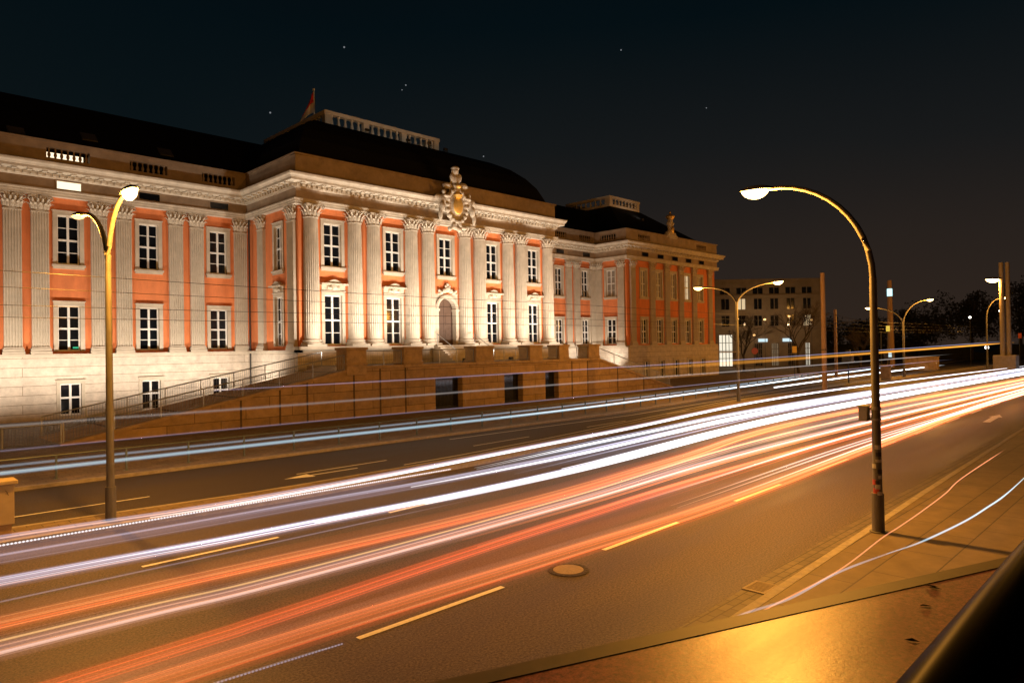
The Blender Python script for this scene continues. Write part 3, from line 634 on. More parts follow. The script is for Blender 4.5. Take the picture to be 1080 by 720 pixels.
mb = MB(); mb.box(RX1-.05, RX2+.05, YT-.12, YT+.3, ZP-.14, ZP+.06); mb.build('coping_or_shade', 'ochreplain', TER, bevel=.02)
for (a, b) in ((RX0, RX1), (RX3, RX2)):
    mb = MB(); s_ = 1 if b > a else -1
    p = [(a, .1), (b-.06*s_, ZP)]
    for y0, y1 in ((YT-.1, YT+.25),):
        i = [mb.P(q) for q in ((p[0][0], y0, p[0][1]-.1), (p[0][0], y1, p[0][1]-.1), (p[0][0], y1, p[0][1]+.08), (p[0][0], y0, p[0][1]+.08), (p[1][0], y0, p[1][1]-.1), (p[1][0], y1, p[1][1]-.1), (p[1][0], y1, p[1][1]+.06), (p[1][0], y0, p[1][1]+.06))]
        for q in ((0, 1, 2, 3), (4, 7, 6, 5), (0, 4, 5, 1), (1, 5, 6, 2), (2, 6, 7, 3), (3, 7, 4, 0)): mb.f.append([i[k] for k in q])
    mb.build('ramp_coping', 'ochreplain', TER)
for a, b in doors:
    mb = MB(); fz = frame((a, YT), (1, 0)); w = b-a
    for k in range(int(w/.13)+1): x = a+.06+k*.13; mb.bar((x, YT+.5, .12), (x, YT+.5, 2.3), .016, 5) if x < b-.05 else None
    for z in (.2, 1.2, 2.25): mb.box(a+.02, b-.02, YT+.47, YT+.53, z, z+.05)
    o = mb.build('grille_door', 'darksteel', TER)
    q = MB(); q.box(a+.01, b-.01, YT+.58, YT+.66, .12, 2.4); q.build('pane', 'glass', o)
piers = [(23.95, 25.45), (28.5, 30.1), (35.25, 37.05), (41.2, 42.7), (44.9, 46.15), (48.95, 50.5)]
for a, b in piers:
    mb = MB(); mb.box(a, b, YT-.15, YT+1.15, ZP-.15 if a > 24 else 2.9, 4.55); mb.box(a-.08, b+.08, YT-.23, YT+1.23, 4.55, 4.72); mb.box(a-.06, b+.06, YT-.21, YT+1.21, ZP+.1, ZP+.26)
    mb.build('pier', 'ochreplain', TER, bevel=.025)
for x in (17.0, 19.4, 21.2, 24.55, 26.6, 28.7, 46.7, 48.9, 53.4, 57.7, 62.3):
    zt = .05+(ZP-.1)*(x-RX0)/(RX1-RX0) if x < RX1 else ZP-.16 if x < RX2 else ZP-.1+(.1-ZP)*(x-RX2)/(RX3-RX2)
    if zt > .3: mb = MB(); mb.box(x-.05, x+.05, YT-.03, YT+.01, .1, zt); mb.build('wall_strip', 'joint', TER)
# steps up to the arched door
ST = thing('entrance_steps', 'stone steps rising to the arched palace door between the columns', 'steps', (38.9, 45, ZP))
mb = MB()
for k in range(8): mb.box(36.7, 41.1, 43.6+k*.31, 46.25+.2, ZP+.004+k*.178, ZP+.178*(k+1))
mb.build('flight', 'stone', ST)
for x in (36.8, 41.0):
    q = MB(); q.tube([(x, 43.5, ZP), (x, 43.5, ZP+1), (x, 46, ZP+2.4), (x, 46, ZP+1.4)], .03, 6); q.build('handrail', 'steel', ST)
def railing(P, Q, label, y, z0f, h=1.0, step=.14, post=2.2, m='steel', group='railings of the terrace and its ramps'):
    o = thing('railing', label, 'railing', (P, y, z0f(P)), group)
    mb = MB(); n = int(abs(Q-P)/step)
    for k in range(n+1): x = P+(Q-P)*k/n; z = z0f(x); mb.bar((x, y, z+.08), (x, y, z+h), .011, 4)
    mb.bar((P, y, z0f(P)+.09), (Q, y, z0f(Q)+.09), .02, 5); mb.build('balusters', m, o)
    q = MB(); q.tube([(P, y, z0f(P)+h), (Q, y, z0f(Q)+h)], .035, 8); q.build('handrail', m, o)
    n = max(1, round(abs(Q-P)/post)); prev = None
    for k in range(n+1):
        x = P+(Q-P)*k/n; r = MB(); r.box(x-.03, x+.03, y-.02, y+.02, z0f(x), z0f(x)+h); r.build('post', m, o)
    return o
rz1 = lambda x: .1+(ZP-.1)*(x-RX0)/(RX1-RX0)+.07; rz2 = lambda x: ZP+(.1-ZP)*(x-RX2)/(RX3-RX2)+.07
railing(8.2, 23.9, 'steel bar railing climbing the street side of the ramp left of the piers', YT+.08, rz1)
railing(8.2, 25.0, 'steel bar railing climbing the palace side of the ramp left of the piers', 44.45, rz1)
railing(-6, 8.1, 'level steel bar railing leading up to the foot of the ramp', YT+.08, lambda x: .16)
railing(50.6, 62.6, 'steel bar railing going down the ramp beyond the last pier', YT+.08, rz2)
nm = ['between the first two piers above the plain wall', 'above the first grille door', 'between the two doors nearest the middle', 'over the narrow door', 'ending at the last pier']
for k in range(5): railing(piers[k][1]+.05, piers[k+1][0]-.05, 'short steel railing on the terrace '+nm[k], YT+.1, lambda x: ZP+.06, post=1.6, m='steel')
strip('palace_yard', lambda x: 44.6, lambda x: YW, .13, 'forecourt', -40, 24)

# ------------------------------------------------------------------ guard railing along the far road
GR = thing('guard_railing', 'grey green steel post and rail barrier along the far road', 'barrier', (2, 29, 0))
xs = [1.26+2.25*k for k in range(-2, 40)]
for x in xs:
    mb = MB(); y = rl(x); mb.box(x-.03, x+.03, y-.03, y+.03, .1, .98); mb.box(x-.09, x+.09, y-.09, y+.09, .1, .13); mb.build('post', 'railgreen', GR)
for z, r in ((.96, .028), (.55, .018)):
    mb = MB(); mb.tube([(x, rl(x), z) for x in xs], r, 6); mb.build('rail', 'railgreen', GR)

# ------------------------------------------------------------------ street lamps
def spot(name, loc, W_, size, blend, parent, col=(1, .53, .16), dirv=None, r=.12):
    l = bpy.data.lights.new(name, 'SPOT'); l.energy = W_; l.spot_size = radians(size); l.spot_blend = blend; l.color = col; l.shadow_soft_size = r
    o = bpy.data.objects.new(name, l); COL.objects.link(o)
    o.location = Vector(loc)-(WL[parent.name] if parent else Vector())
    if parent: o.parent = parent
    if dirv: o.rotation_euler = Vector(dirv).to_track_quat('-Z', 'Y').to_euler()
    return o
def lamphead(parent, c, d, W_, lens='sodium', s=1.0):
    """flat cobra head whose body runs along horizontal unit vector d from the arm end c"""
    d = Vector((d[0], d[1], .06)).normalized(); sd = Vector((-d.y, d.x, 0)); c = Vector(c); upv = Vector((0, 0, 1))
    def shell(zs, rmul, L0, L1, flip):
        mb = MB(); n = 10; rows = []
        for i in range(9):
            t = i/8; w = (.06+.11*sin(pi*min(1, t*.9+.12))**.7)*s*rmul; row = []
            for k in range(n//2+1):
                a = pi*k/(n//2); p = c+d*(L0+(L1-L0)*t)*s+sd*cos(a)*w+upv*(sin(a)*zs*s*(sin(pi*min(1, t*.92+.06))**.5)); row.append(mb.P(p))
            rows.append(row)
        for a, b in zip(rows, rows[1:]):
            for k in range(n//2): mb.f.append([a[k], a[k+1], b[k+1], b[k]])
            mb.f.append([a[0], b[0], b[-1], a[-1]])
        mb.f.append(rows[0]); mb.f.append(rows[-1][::-1])
        return mb
    h = shell(.13, 1.0, -.08, .78, 1).build('lamp_head', 'lamphead', parent, smooth=True)
    shell(-.09 if lens == 'sodiumdim' else -.24, .9, .06, .74, -1).build('lens', lens, h, smooth=True)
    if W_:
        l = bpy.data.lights.new('lamp_light', 'POINT'); l.energy = W_*2.5; l.color = (1, .41, .055); l.shadow_soft_size = .12
        lo = bpy.data.objects.new('lamp_light', l); COL.objects.link(lo); lo.location = c+d*.42*s-upv*.40*s-WL[parent.name]; lo.parent = parent
def street_lamp(x, y, z0, split, arms, label, W_, r=.1, lens='sodium', rise=1.5, post_m='lamppole'):
    o = thing('street_lamp', label, 'street lamp', (x, y, z0), 'street lamps along the road')
    mb = MB(); mb.tube([(x, y, z0), (x, y, z0+.9), (x, y, z0+.901), (x, y, split*.6), (x, y, split)], [r*1.35, r*1.35, r*1.05, r*.9, r*.8], 14); mb.tube([(x, y, z0), (x, y, z0+.02)], r*1.9, 14)
    mb.build('pole', post_m, o, smooth=True)
    for sgn, Lh, ztop, w_, *ln in arms:
        pts = []
        for i in range(13):
            t = i/12*pi/2; pts.append((x, y+sgn*Lh*(1-cos(t)), split-.02+(ztop-split)*sin(t)))
        q = MB(); q.tube(pts, [r*.75*(1-.3*i/12) for i in range(13)], 10); q.build('arm', post_m, o, smooth=True)
        lamphead(o, pts[-1], (0, sgn), w_, ln[0] if ln else lens)
    return o
street_lamp(5.28, 20.42, .13, 6.7, ((-1, 1.55, 8.5, 1300), (1, 2.6, 8.6, 850, 'sodiumdim')), 'twin armed street lamp on the median beside the beige cabinet', 0, .095)
LR_ = street_lamp(17.3, 5.42, .1, 6.0, ((1, 2.45, 8.53, 2600),), 'single arm street lamp with stickered pole on the near sidewalk', 0, .1)
street_lamp(49.53, 25.26, .13, 7.5, ((-1, 2.9, 9.05, 1700), (1, 2.9, 9.1, 900)), 'twin armed street lamp before the pale block at the palace end', 0, .11)
street_lamp(94.67, 26.3, .13, 6.6, ((-1, 2.6, 9.55, 1800), (1, 3.6, 8.9, 1200)), 'twin armed street lamp far off beside the dark signal post', 0, .13)
street_lamp(132, 24.6, .1, 8.0, ((-1, 2.0, 11.2, 1500),), 'farthest single arm street lamp glowing next to the twin lamp', 0, .14)
street_lamp(140, 17.2, .1, 8.0, ((-1, 3.0, 11.0, 0),), 'unlit curved street lamp rising beside the twin concrete masts', 0, .14, lens='lamphead')
# box and stickers on the near lamp pole
def onpole(o, z, ang, w, h, m, nm, px=17.3, py=5.42, r=.104):
    mb = MB()
    for k in range(5):
        a0, a1 = ang-w/2+w*k/5, ang+w/2*1-w*(4-k)/5
        a0 = ang-w/2+w*k/5; a1 = ang-w/2+w*(k+1)/5
        mb.face([(px+r*cos(a0), py+r*sin(a0), z), (px+r*cos(a1), py+r*sin(a1), z), (px+r*cos(a1), py+r*sin(a1), z+h), (px+r*cos(a0), py+r*sin(a0), z+h)])
    q = mb.build(nm, m, o); s_ = q.modifiers.new('t', 'SOLIDIFY'); s_.thickness = .003; s_.offset = 1
va = math.atan2(-5.42, -17.3)
R_ = random.Random(5)
for k, (z, m, h) in enumerate(((2.02, 'stickw', .1), (1.86, 'stickd', .09), (1.72, 'stickw', .07), (1.58, 'stickw', .1), (1.46, 'stickd', .1), (1.34, 'stickw', .08), (1.22, 'stickd', .08), (1.1, 'stickw', .11), (1.2, 'stickr', .12), (.99, 'stickr', .13), (.97, 'stickw', .08))):
    onpole(LR_, z, va+R_.uniform(-.7, .7), R_.uniform(.7, 1.3), h, m, 'sticker', r=.109 if z > .97 else .138)
mb = MB(); mb.box(17.15, 17.35, 5.56, 5.76, 2.66, 3.0); mb.box(17.13, 17.37, 5.54, 5.78, 3.0, 3.03); mb.tube([(17.3, 5.42, 2.95), (17.3, 5.6, 2.95)], .03, 6); mb.tube([(17.3, 5.42, 2.7), (17.3, 5.6, 2.7)], .03, 6); mb.build('control_box', 'steel', LR_, bevel=.015)
mb = MB(); mb.tube([(17.3, 5.42, 2.93), (17.3, 5.42, 3.0)], .11, 14); mb.tube([(17.3, 5.42, 2.68), (17.3, 5.42, 2.73)], .11, 14); mb.build('clamp_band', 'steel', LR_)

# ------------------------------------------------------------------ floodlights that light the palace
FC = (1.0, .87, .72)
def flood(x, y, z, W_, tgt, size, label, col=FC):
    o = thing('floodlight', label, 'floodlight', (x, y, z), 'floodlights at the foot of the palace')
    mb = MB(); mb.box(x-.22, x+.22, y-.1, y+.06, z+.1, z+.32); mb.build('housing', 'darksteel', o, bevel=.02)
    mb = MB(); mb.box(x-.26, x-.23, y-.03, y+.03, z, z+.24); mb.box(x+.23, x+.26, y-.03, y+.03, z, z+.24); mb.box(x-.26, x+.26, y-.05, y+.05, z-.01, z+.02); mb.build('bracket', 'darksteel', o)
    spot('flood_lamp', (x, y+.12, z+.42), W_*1.95, size, .9, o, col, Vector(tgt)-Vector((x, y, z+.4)), .18)
for x in (1.6, 6.78, 11.95, 17.12, 22.0): flood(x, 50.6, .15, 1120, (x, YW, 14.5), 155, 'small dark floodlight on the ground below the left wing facade')
for k in range(6): flood(25.9+5.2*k, 41.9, ZP+.02, 2100, (25.9+5.2*k, YP, 15.5), 130, 'small dark floodlight on the terrace floor behind the stone piers', (1, .88, .74))
for x in (58, 63.6, 68.5): flood(x, 51.6, .15, 1100, (x, YW, 12.0), 130, 'small dark floodlight on the ground below the recessed wing')

for x, y, z, t, w in ((34.3, 52.4, 23.98, (34.3, 56, 25.9), 42), (38.8, 52.4, 23.98, (38.8, 56, 25.9), 42), (43.3, 52.4, 23.98, (43.3, 56, 25.9), 42), (81.7, 55.6, 22.15, (81.7, 58.6, 25.0), 45)): flood(x, y, z, w, t, 120, 'small added floodlight on the dark roof aimed at the roof balustrade')  # invented roof floodlights, added to brighten the roof balustrades
flood(29.6, 60.5, 22.9, 60, (32.2, 61.5, 25.6), 130, 'small added floodlight on the dome aimed at the side of the balustrade')  # likewise an added lamp, brightens the side of the balustrade
# ------------------------------------------------------------------ small things on the street
CB = thing('utility_cabinet', 'beige street cabinet with dark scrawls standing on the median', 'cabinet', (2.6, 20.9, .13))
mb = MB(); mb.box(1.6, 3.25, 20.75, 21.25, .38, 1.36); mb.build('body', 'cabinet', CB, bevel=.015)
mb = MB(); mb.box(1.55, 3.32, 20.68, 21.3, 1.361, 1.46); mb.build('lid', 'cabinet', CB, bevel=.02)
mb = MB(); mb.box(1.65, 3.2, 20.8, 21.2, .13, .379); mb.build('plinth', 'ochreplain', CB)
mb = MB(); R_ = random.Random(11)
for k in range(9):
    x, z = R_.uniform(2.55, 3.15), R_.uniform(.7, 1.2); pts = [(x, 20.747, z)]
    for j in range(4): pts.append((pts[-1][0]+R_.uniform(-.06, .06), 20.747, pts[-1][2]+R_.uniform(-.07, .07)))
    mb.tube(pts, .006, 4)
mb.build('scrawl', 'scrawl', CB)
MH = thing('manhole_cover', 'round manhole cover with pale lid set in the near road', 'manhole cover', (10.6, 9.15, 0))
mb = MB(); mb.lathe([(.42, .003), (.42, .014), (.33, .014), (.33, .003)], (10.6, 9.15), 32)
for k in range(20): a = 2*pi*k/20; mb.box(10.6+.375*cos(a)-.02, 10.6+.375*cos(a)+.02, 9.15+.375*sin(a)-.02, 9.15+.375*sin(a)+.02, .014, .02)
mb.build('rim', 'iron', MH)
mb = MB(); mb.lathe([(.31, .004), (.31, .017), (.0001, .018)], (10.6, 9.15), 32); mb.build('lid', 'manlid', MH)
DG = thing('drain_grate', 'cast iron slotted drain grate in the gutter by the kerb', 'drain', (12.2, 5.95, 0))
mb = MB(); gx, gy = 12.2, 5.87
mb.box(gx-.3, gx+.3, gy-.22, gy-.17, .004, .02); mb.box(gx-.3, gx+.3, gy+.17, gy+.22, .004, .02); mb.box(gx-.3, gx-.25, gy-.17, gy+.17, .004, .02); mb.box(gx+.25, gx+.3, gy-.17, gy+.17, .004, .02); mb.build('frame', 'manlid', DG)
mb = MB()
for k in range(8): x = gx-.22+k*.063; mb.box(x-.018, x+.018, gy-.17, gy+.17, .004, .017)
mb.build('grate', 'manlid', DG)
mb = MB(); mb.box(gx-.25, gx+.25, gy-.17, gy+.17, .004, .006); mb.build('pit', 'slate', DG)
SC = thing('sett_patch', 'small patch of broken setts let into the sidewalk slabs', 'paving patch', (12.4, 4.2, .095))
mb = MB(); R_ = random.Random(2)
for i in range(9):
    for j in range(3):
        x = 12.0+i*.11+R_.uniform(-.01, .01); y = 3.95+j*.12+i*.012; mb.box(x, x+.085, y, y+.09, .096, .1+R_.uniform(.003, .012))
mb.build('setts', 'kerb', SC)
for x, y, l in ((13.3, 2.6, 'first small valve cap among the sidewalk slabs'), (16.4, 2.7, 'second small valve cap, farther along the sidewalk slabs')):
    mb = MB(); mb.lathe([(.09, .096), (.09, .108), (.0001, .11)], (x, y), 16); tag(mb.build('valve_cap', 'manlid'), l, 'valve cap', 'valve caps in the sidewalk')

# ------------------------------------------------------------------ platform and handrail at the viewpoint
ZB = 2.4
PF = thing('platform', 'red surfaced raised platform in the corner by the black handrail', 'platform', (3, 0, 0))
E0, E1 = Vector((-4, 5.9)), Vector((9.6, .62))
mb = MB(); P_ = [(-4, -8), (9.6, -8), (E1.x, E1.y), (E0.x, E0.y)]
mb.face([(x, y, ZB) for x, y in P_])
for k in range(4): a, b = P_[k], P_[(k+1) % 4]; mb.face([(*a, 0), (*b, 0), (*b, ZB), (*a, ZB)])
mb.build('deck', 'redsurf', PF)
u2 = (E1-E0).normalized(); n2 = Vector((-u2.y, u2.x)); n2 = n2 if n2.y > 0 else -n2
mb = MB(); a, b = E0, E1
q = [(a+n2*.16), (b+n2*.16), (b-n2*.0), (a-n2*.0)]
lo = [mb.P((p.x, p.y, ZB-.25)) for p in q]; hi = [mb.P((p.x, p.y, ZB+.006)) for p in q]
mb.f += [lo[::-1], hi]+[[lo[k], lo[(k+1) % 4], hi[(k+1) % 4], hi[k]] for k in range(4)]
mb.build('coping_or_shade', 'shadeband', PF)  # dark strip painted in place of a shadow band along the deck edge
HR = thing('handrail', 'thick black handrail in the corner right beside the viewpoint', 'handrail', (1, .28, ZB))
mb = MB(); mb.tube([(-3, .275, 3.955), (9, .275, 3.955)], .07, 24); mb.build('rail', 'rail', HR, smooth=True)
for x in (-1.5, 6.2): mb = MB(); mb.tube([(x, .275, ZB), (x, .275, 3.9)], .025, 10); mb.build('post', 'rail', HR)
mb = MB()
R_ = random.Random(4)
for k in range(8):
    x, y = R_.uniform(5.0, 6.8), R_.uniform(.9, 1.9); a = R_.uniform(0, 6)
    l = MB(); l.face([(x, y, ZB+.006), (x+.05*cos(a), y+.05*sin(a), ZB+.02), (x+.1*cos(a+.3), y+.1*sin(a+.3), ZB+.006), (x+.05*cos(a+.9), y+.05*sin(a+.9), ZB+.012)]); tag(l.build('fallen_leaf', 'bark'), 'dry brown leaf lying on the red platform', 'leaf', 'fallen leaves on the platform')

# ------------------------------------------------------------------ overhead line
for z0, z1, y, lab, r in ((7.22, 6.78, 24, 'topmost overhead wire crossing in front of the palace columns', .016), (6.68, 6.42, 24.3, 'second overhead wire from the top across the palace front', .014), (5.95, 5.95, 23.4, 'third overhead wire from the top across the palace front', .014), (5.68, 5.68, 24.8, 'lowest overhead wire crossing in front of the palace', .014)):
    mb = MB(); pts = [(-20+i*5, y+max(0, (-20+i*5)-25)*.03, z0+(z1-z0)*min(1, (i*5)/40)+.04*sin(i*.8)) for i in range(34)]; mb.tube(pts, r*.62, 5); tag(mb.build('overhead_wire', 'darksteel'), lab, 'wire', 'overhead wires of the tramway')
def mast(x, y, h, r, label, m, arm=None, r2=None):
    o = thing('mast', label, 'mast', (x, y, 0), 'masts along the tramway'); mb = MB(); mb.tube([(x, y, 0), (x, y, h)], [r, r2 or r*.8], 14); mb.build('pole', m, o, smooth=True)
    if arm: q = MB(); q.tube([(x, y, arm), (x, y-3.2, arm+.25)], .04, 6); q.tube([(x, y, arm+1.2), (x, y-3.0, arm+.28)], .02, 5); q.build('bracket', 'darksteel', o)
    q = MB(); q.tube([(x, y, h*.35), (x, y, h*.35+.08)], r*1.12, 14); q.build('band', 'darksteel', o)
    return o
mast(65.6, 24.9, 11.0, .24, 'brown overhead line mast on the median right of the glaring lamp', 'wood', 6.2)
mast(88, 32.0, 8.6, .2, 'thinner brown mast behind the tall overhead line mast', 'wood', 6.2)
mast(118, 36.0, 6.2, .12, 'thin dark pole beside the foot of the tapered pylon', 'darksteel')
DM = thing('twin_mast', 'pair of tall pale concrete masts standing close together at the bend', 'mast', (115, 19.6, 0), 'masts along the tramway')
for dx, dy in ((0, 0), (.5, -.62)):
    mb = MB(); mb.tube([(115+dx, 19.6+dy, 0), (115+dx, 19.6+dy, 15.2)], [.34, .27], 12); mb.build('pole', 'concrete', DM, smooth=True)
mb = MB(); mb.box(113.9, 116.4, 18.0, 20.6, 0, 2.4); mb.build('base_block', 'concrete', DM, bevel=.05)
ML = thing('mast_lamp', 'orange glowing lamp hung on the upper part of the twin masts', 'street lamp', (114.6, 20.2, 12.6)); lamphead(ML, (114.6, 19.7, 12.9), (0, 1), 1500, s=2.2)
PY = thing('pylon', 'tapered brick red pylon with a cyan light near its top', 'pylon', (131.3, 38.5, 0))
mb = MB(); mb.lathe([(.62, 0), (.54, 4), (.4, 11.6), (.38, 12.4), (.36, 13.9), (.34, 15.2)], (131.3, 38.5), 10); mb.build('shaft', 'wood', PY)
mb = MB(); mb.lathe([(.3, 12.4), (.42, 12.5), (.42, 13.7), (.3, 13.8)], (131.3, 38.5), 12); mb.build('light_band', 'cyan', PY)
def signal(x, y, label, lit=False):
    o = thing('traffic_light', label, 'traffic light', (x, y, .1), 'traffic lights at the far crossing'); mb = MB(); mb.tube([(x, y, .1), (x, y, 3.4)], .07, 8); mb.build('pole', 'darksteel', o)
    q = MB(); q.box(x-.2, x+.2, y-.22, y+.22, 2.3, 3.7); q.box(x-.5, x+.3, y-.5, y+.5, 2.35, 3.2); q.build('signal_head', 'lamphead', o, bevel=.03)
    if lit: r = MB(); r.box(x-.52, x-.505, y-.42, y-.05, 2.6, 2.95); r.box(x-.52, x-.505, y-.42, y-.05, 3.0, 3.15); r.build('lit_panel', 'lightbox', o)
signal(78.6, 27.3, 'dark traffic light seen from behind, right of the brown mast'); signal(94.5, 27.9, 'traffic light with white lit panel beside the far twin lamp', True)
def sign(x, y, z, label, m, round_=True, pole='darksteel'):
    o = thing('road_sign', label, 'sign', (x, y, .1), 'signs at the far end of the street'); mb = MB(); mb.tube([(x, y, .1), (x, y, z+.4)], .05, 8); mb.build('pole', pole, o)
    d = Vector((-.7, -.71, 0)); s_ = Vector((.71, -.7, 0)); q = MB(); c_ = Vector((x, y, z))+d*.08; n = 18 if round_ else 4
    ring = [c_+s_*(.42*cos(2*pi*(k+.5)/n))+Vector((0, 0, .42*sin(2*pi*(k+.5)/n)*(1 if round_ else 1.5))) for k in range(n)]
    a = [q.P(p) for p in ring]; b = [q.P(p+d*.03) for p in ring]; q.f += [a[::-1], b]+[[a[k], a[(k+1) % n], b[(k+1) % n], b[k]] for k in range(n)]
    q.build('plate', m, o)
sign(86, 41.5, 3.6, 'reddish round road sign in front of the pale apartment block', 'signred'); sign(91, 38.4, 3.7, 'yellow upright sign in front of the bare tree', 'signyel', False); sign(118, 35, 6.6, 'small yellow lit stop sign left of the tapered pylon', 'yelbox', False)
sign(146, 22.5, 5.2, 'reddish sign left of the twin concrete masts', 'signred', False)
def cab(x, y, w, d, h, label, m):
    o = thing('signal_cabinet', label, 'cabinet', (x, y, .1), 'cabinets on the far median'); mb = MB(); mb.box(x-w/2, x+w/2, y-d/2, y+d/2, .25, h); mb.build('body', m, o, bevel=.03)
    mb = MB(); mb.box(x-w/2-.06, x+w/2+.06, y-d/2-.06, y+d/2+.06, h, h+.1); mb.build('lid', m, o); mb = MB(); mb.box(x-w/2+.05, x+w/2-.05, y-d/2+.05, y+d/2-.05, .05, .249); mb.build('plinth', 'concrete', o)
cab(87, 26.1, .9, .9, 1.75, 'upright tan cabinet on the far median right of the stickered pole', 'ochreplain'); cab(117.5, 30.3, 1.6, 4.4, 2.1, 'long low tan cabinet behind the far twin lamp', 'ochreplain')

# ------------------------------------------------------------------ apartment block and trees at the end of the street
AB = thing('apartment_block', 'pale five storey block with a bright shop window beyond the palace', 'building', (118.2, 66.2, 0))
ang = math.atan2(-.705, .709); ux, uy = cos(ang), sin(ang)
fA = frame((116.4, 68.0), (ux, uy)); LA = 24.4
def bwin(fr, u_, z0, z1, w, m='glass'):
    mb = MB(fr)
    for a in ((u_-w/2-.08, u_-w/2, z0, z1), (u_+w/2, u_+w/2+.08, z0, z1), (u_-w/2-.08, u_+w/2+.08, z1, z1+.1), (u_-w/2-.12, u_+w/2+.12, z0-.12, z0), (u_-.04, u_+.04, z0, z1)): mb.box(a[0], a[1], -.3, .04, a[2], a[3])
    if z1-z0 > 3:
        for k in range(1, 4): zz = z0+(z1-z0)*k/4; mb.box(u_-w/2, u_+w/2, -.22, .0, zz-.05, zz+.05)
        mb.box(u_-w/4-.03, u_-w/4+.03, -.22, -.02, z0, z1); mb.box(u_+w/4-.03, u_+w/4+.03, -.22, -.02, z0, z1)
    o = mb.build('window', 'far', AB); q = MB(fr); q.box(u_-w/2, u_+w/2, -.25, -.2, z0, z1); q.build('pane', m, o)
    return (u_-w/2-.08, u_+w/2+.08, z0-.12, z1+.1)
hs = []; R_ = random.Random(9)
for fl, (z0, z1) in enumerate(((7.9, 9.9), (11.1, 13.1), (14.0, 15.2))):
    for k in range(7): hs.append(bwin(fA, 2.8+3.1*k, z0, z1, 1.5 if fl < 2 else 1.9, 'warmwin' if (fl, k) in ((1, 2), (2, 0), (0, 6)) else 'glass'))
for k, m in enumerate((None, 'shop', None, 'glass', 'dimroom', 'glass', 'shop')):
    if m: hs.append(bwin(fA, 2.8+3.1*k, .4, 6.3 if k == 1 else 4.6, 2.5 if k == 1 else .8 if k == 6 else 1.3, m))
wall('wall', fA, LA, 0, 16.2, hs, 'far', AB, thick=.3)
mb = MB(fA); mb.box(-.2, LA+.2, -14, -.02, 16.2, 16.5); mb.box(-.3, LA+.3, -.3, .35, 16.5, 16.8); mb.box(0, LA, -.05, .16, 6.6, 6.9); mb.box(0, LA, -.05, .2, 13.5, 13.8); mb.build('cornice', 'far', AB)
mb = MB(fA); mb.face([(0, 0, 0), (0, -14, 0), (0, -14, 16.2), (0, 0, 16.2)]); mb.face([(LA, 0, 0), (LA, -14, 0), (LA, -14, 16.2), (LA, 0, 16.2)]); mb.build('side_wall', 'far', AB)
mb = MB(fA); mb.box(4.0, 8.0, .0, 1.5, 3.0, 3.2); mb.build('awning', 'ochreplain', AB)
for k in (12.0, 16.6):
    mb = MB(fA); mb.box(k, k+1.7, .1, .3, 4.9, 5.5); mb.build('lit_sign', 'lightbox', AB)
def bare_tree(x, y, h, seed, label):
    o = thing('bare_tree', label, 'tree', (x, y, 0), 'bare trees before the apartment block'); R_ = random.Random(seed); tr = MB(); br = MB()
    def grow(p, d, L_, r, dep, mb):
        p2 = p+d*L_; mid = (p+p2)/2+Vector((R_.uniform(-1, 1), R_.uniform(-1, 1), 0))*L_*.06; mb.tube([p, mid, p2], [r, r*.85, r*.68], 6 if dep < 3 else 4, cap=False)
        if dep == 6: return
        for k in range(3 if dep else 4):
            nd = (d+Vector((R_.uniform(-1, 1), R_.uniform(-1, 1), R_.uniform(-.25, .55)))*.75).normalized(); grow(p2 if k else mid.lerp(p2, .6), nd, L_*R_.uniform(.62, .82), r*.6, dep+1, br)
    grow(Vector((x, y, 0)), Vector((0, 0, 1)), h*.28, .22, 0, tr)
    tr.build('trunk', 'bark', o); br.build('branches', 'bark', o)
bare_tree(101, 42, 12.5, 1, 'bare spreading tree at the right end of the apartment block'); bare_tree(104, 52, 10, 3, 'smaller bare tree before the middle of the apartment block'); bare_tree(112, 37, 8, 8, 'bare tree farther right of the apartment block near the wires')
def tree(x, y, h, w, seed, label):
    o = thing('dark_tree', label, 'tree', (x, y, 0), 'dark trees against the night sky'); R_ = random.Random(seed)
    mb = MB(); mb.tube([(x, y, 0), (x+.2, y, h*.35), (x-.1, y+.2, h*.7)], [.45, .32, .12], 8)
    for k in range(6): a = R_.uniform(0, 6.28); mb.tube([(x, y, h*(.3+.06*k)), (x+cos(a)*w*.35, y+sin(a)*w*.35, h*(.5+.07*k))], [.16, .05], 5)
    mb.build('trunk', 'bark', o)
    cl = [(x+R_.gauss(0, w*.26), y+R_.gauss(0, w*.26), h*R_.uniform(.35, .93), R_.uniform(.12, .24)*w) for _ in range(34)]; q = MB()
    for _ in range(4200):
        c_ = cl[R_.randrange(len(cl))]; d = Vector((R_.gauss(0, 1), R_.gauss(0, 1), R_.gauss(0, 1))).normalized(); p = Vector(c_[:3])+d*c_[3]*R_.random()**.4
        s_ = R_.uniform(.2, .42); a = Vector((R_.gauss(0, 1), R_.gauss(0, 1), R_.gauss(0, 1))).normalized(); b = a.orthogonal().normalized(); q.face([p-a*s_, p-b*s_*.6, p+a*s_, p+b*s_*.6])
    q.build('crown', 'leaf', o)
for i, (x, y, h, w, l) in enumerate(((188, 38, 17, 13, 'tall dark tree left of the twin concrete masts'), (196, 30, 19, 14, 'tallest dark tree directly behind the twin masts'), (205, 21, 20, 15, 'dark tree at the right edge behind the unlit lamp'), (184, 48, 12.5, 13, 'dark tree mass behind the far twin lamp'), (178, 58, 10.5, 12, 'low dark tree right of the tapered pylon'), (170, 66, 11, 12, 'low dark tree left of the tapered pylon'), (160, 74, 12, 12, 'dark tree beyond the right end of the apartment block'), (215, 12, 19, 16, 'dark tree farthest right at the end of the road'))): tree(x, y, h, w, 20+i, l)
mb = MB(); R_ = random.Random(1)
def hl(t): return 4.5+1.5*sin(t*.07)+.9*sin(t*.23+1)+.6*sin(t*.61)
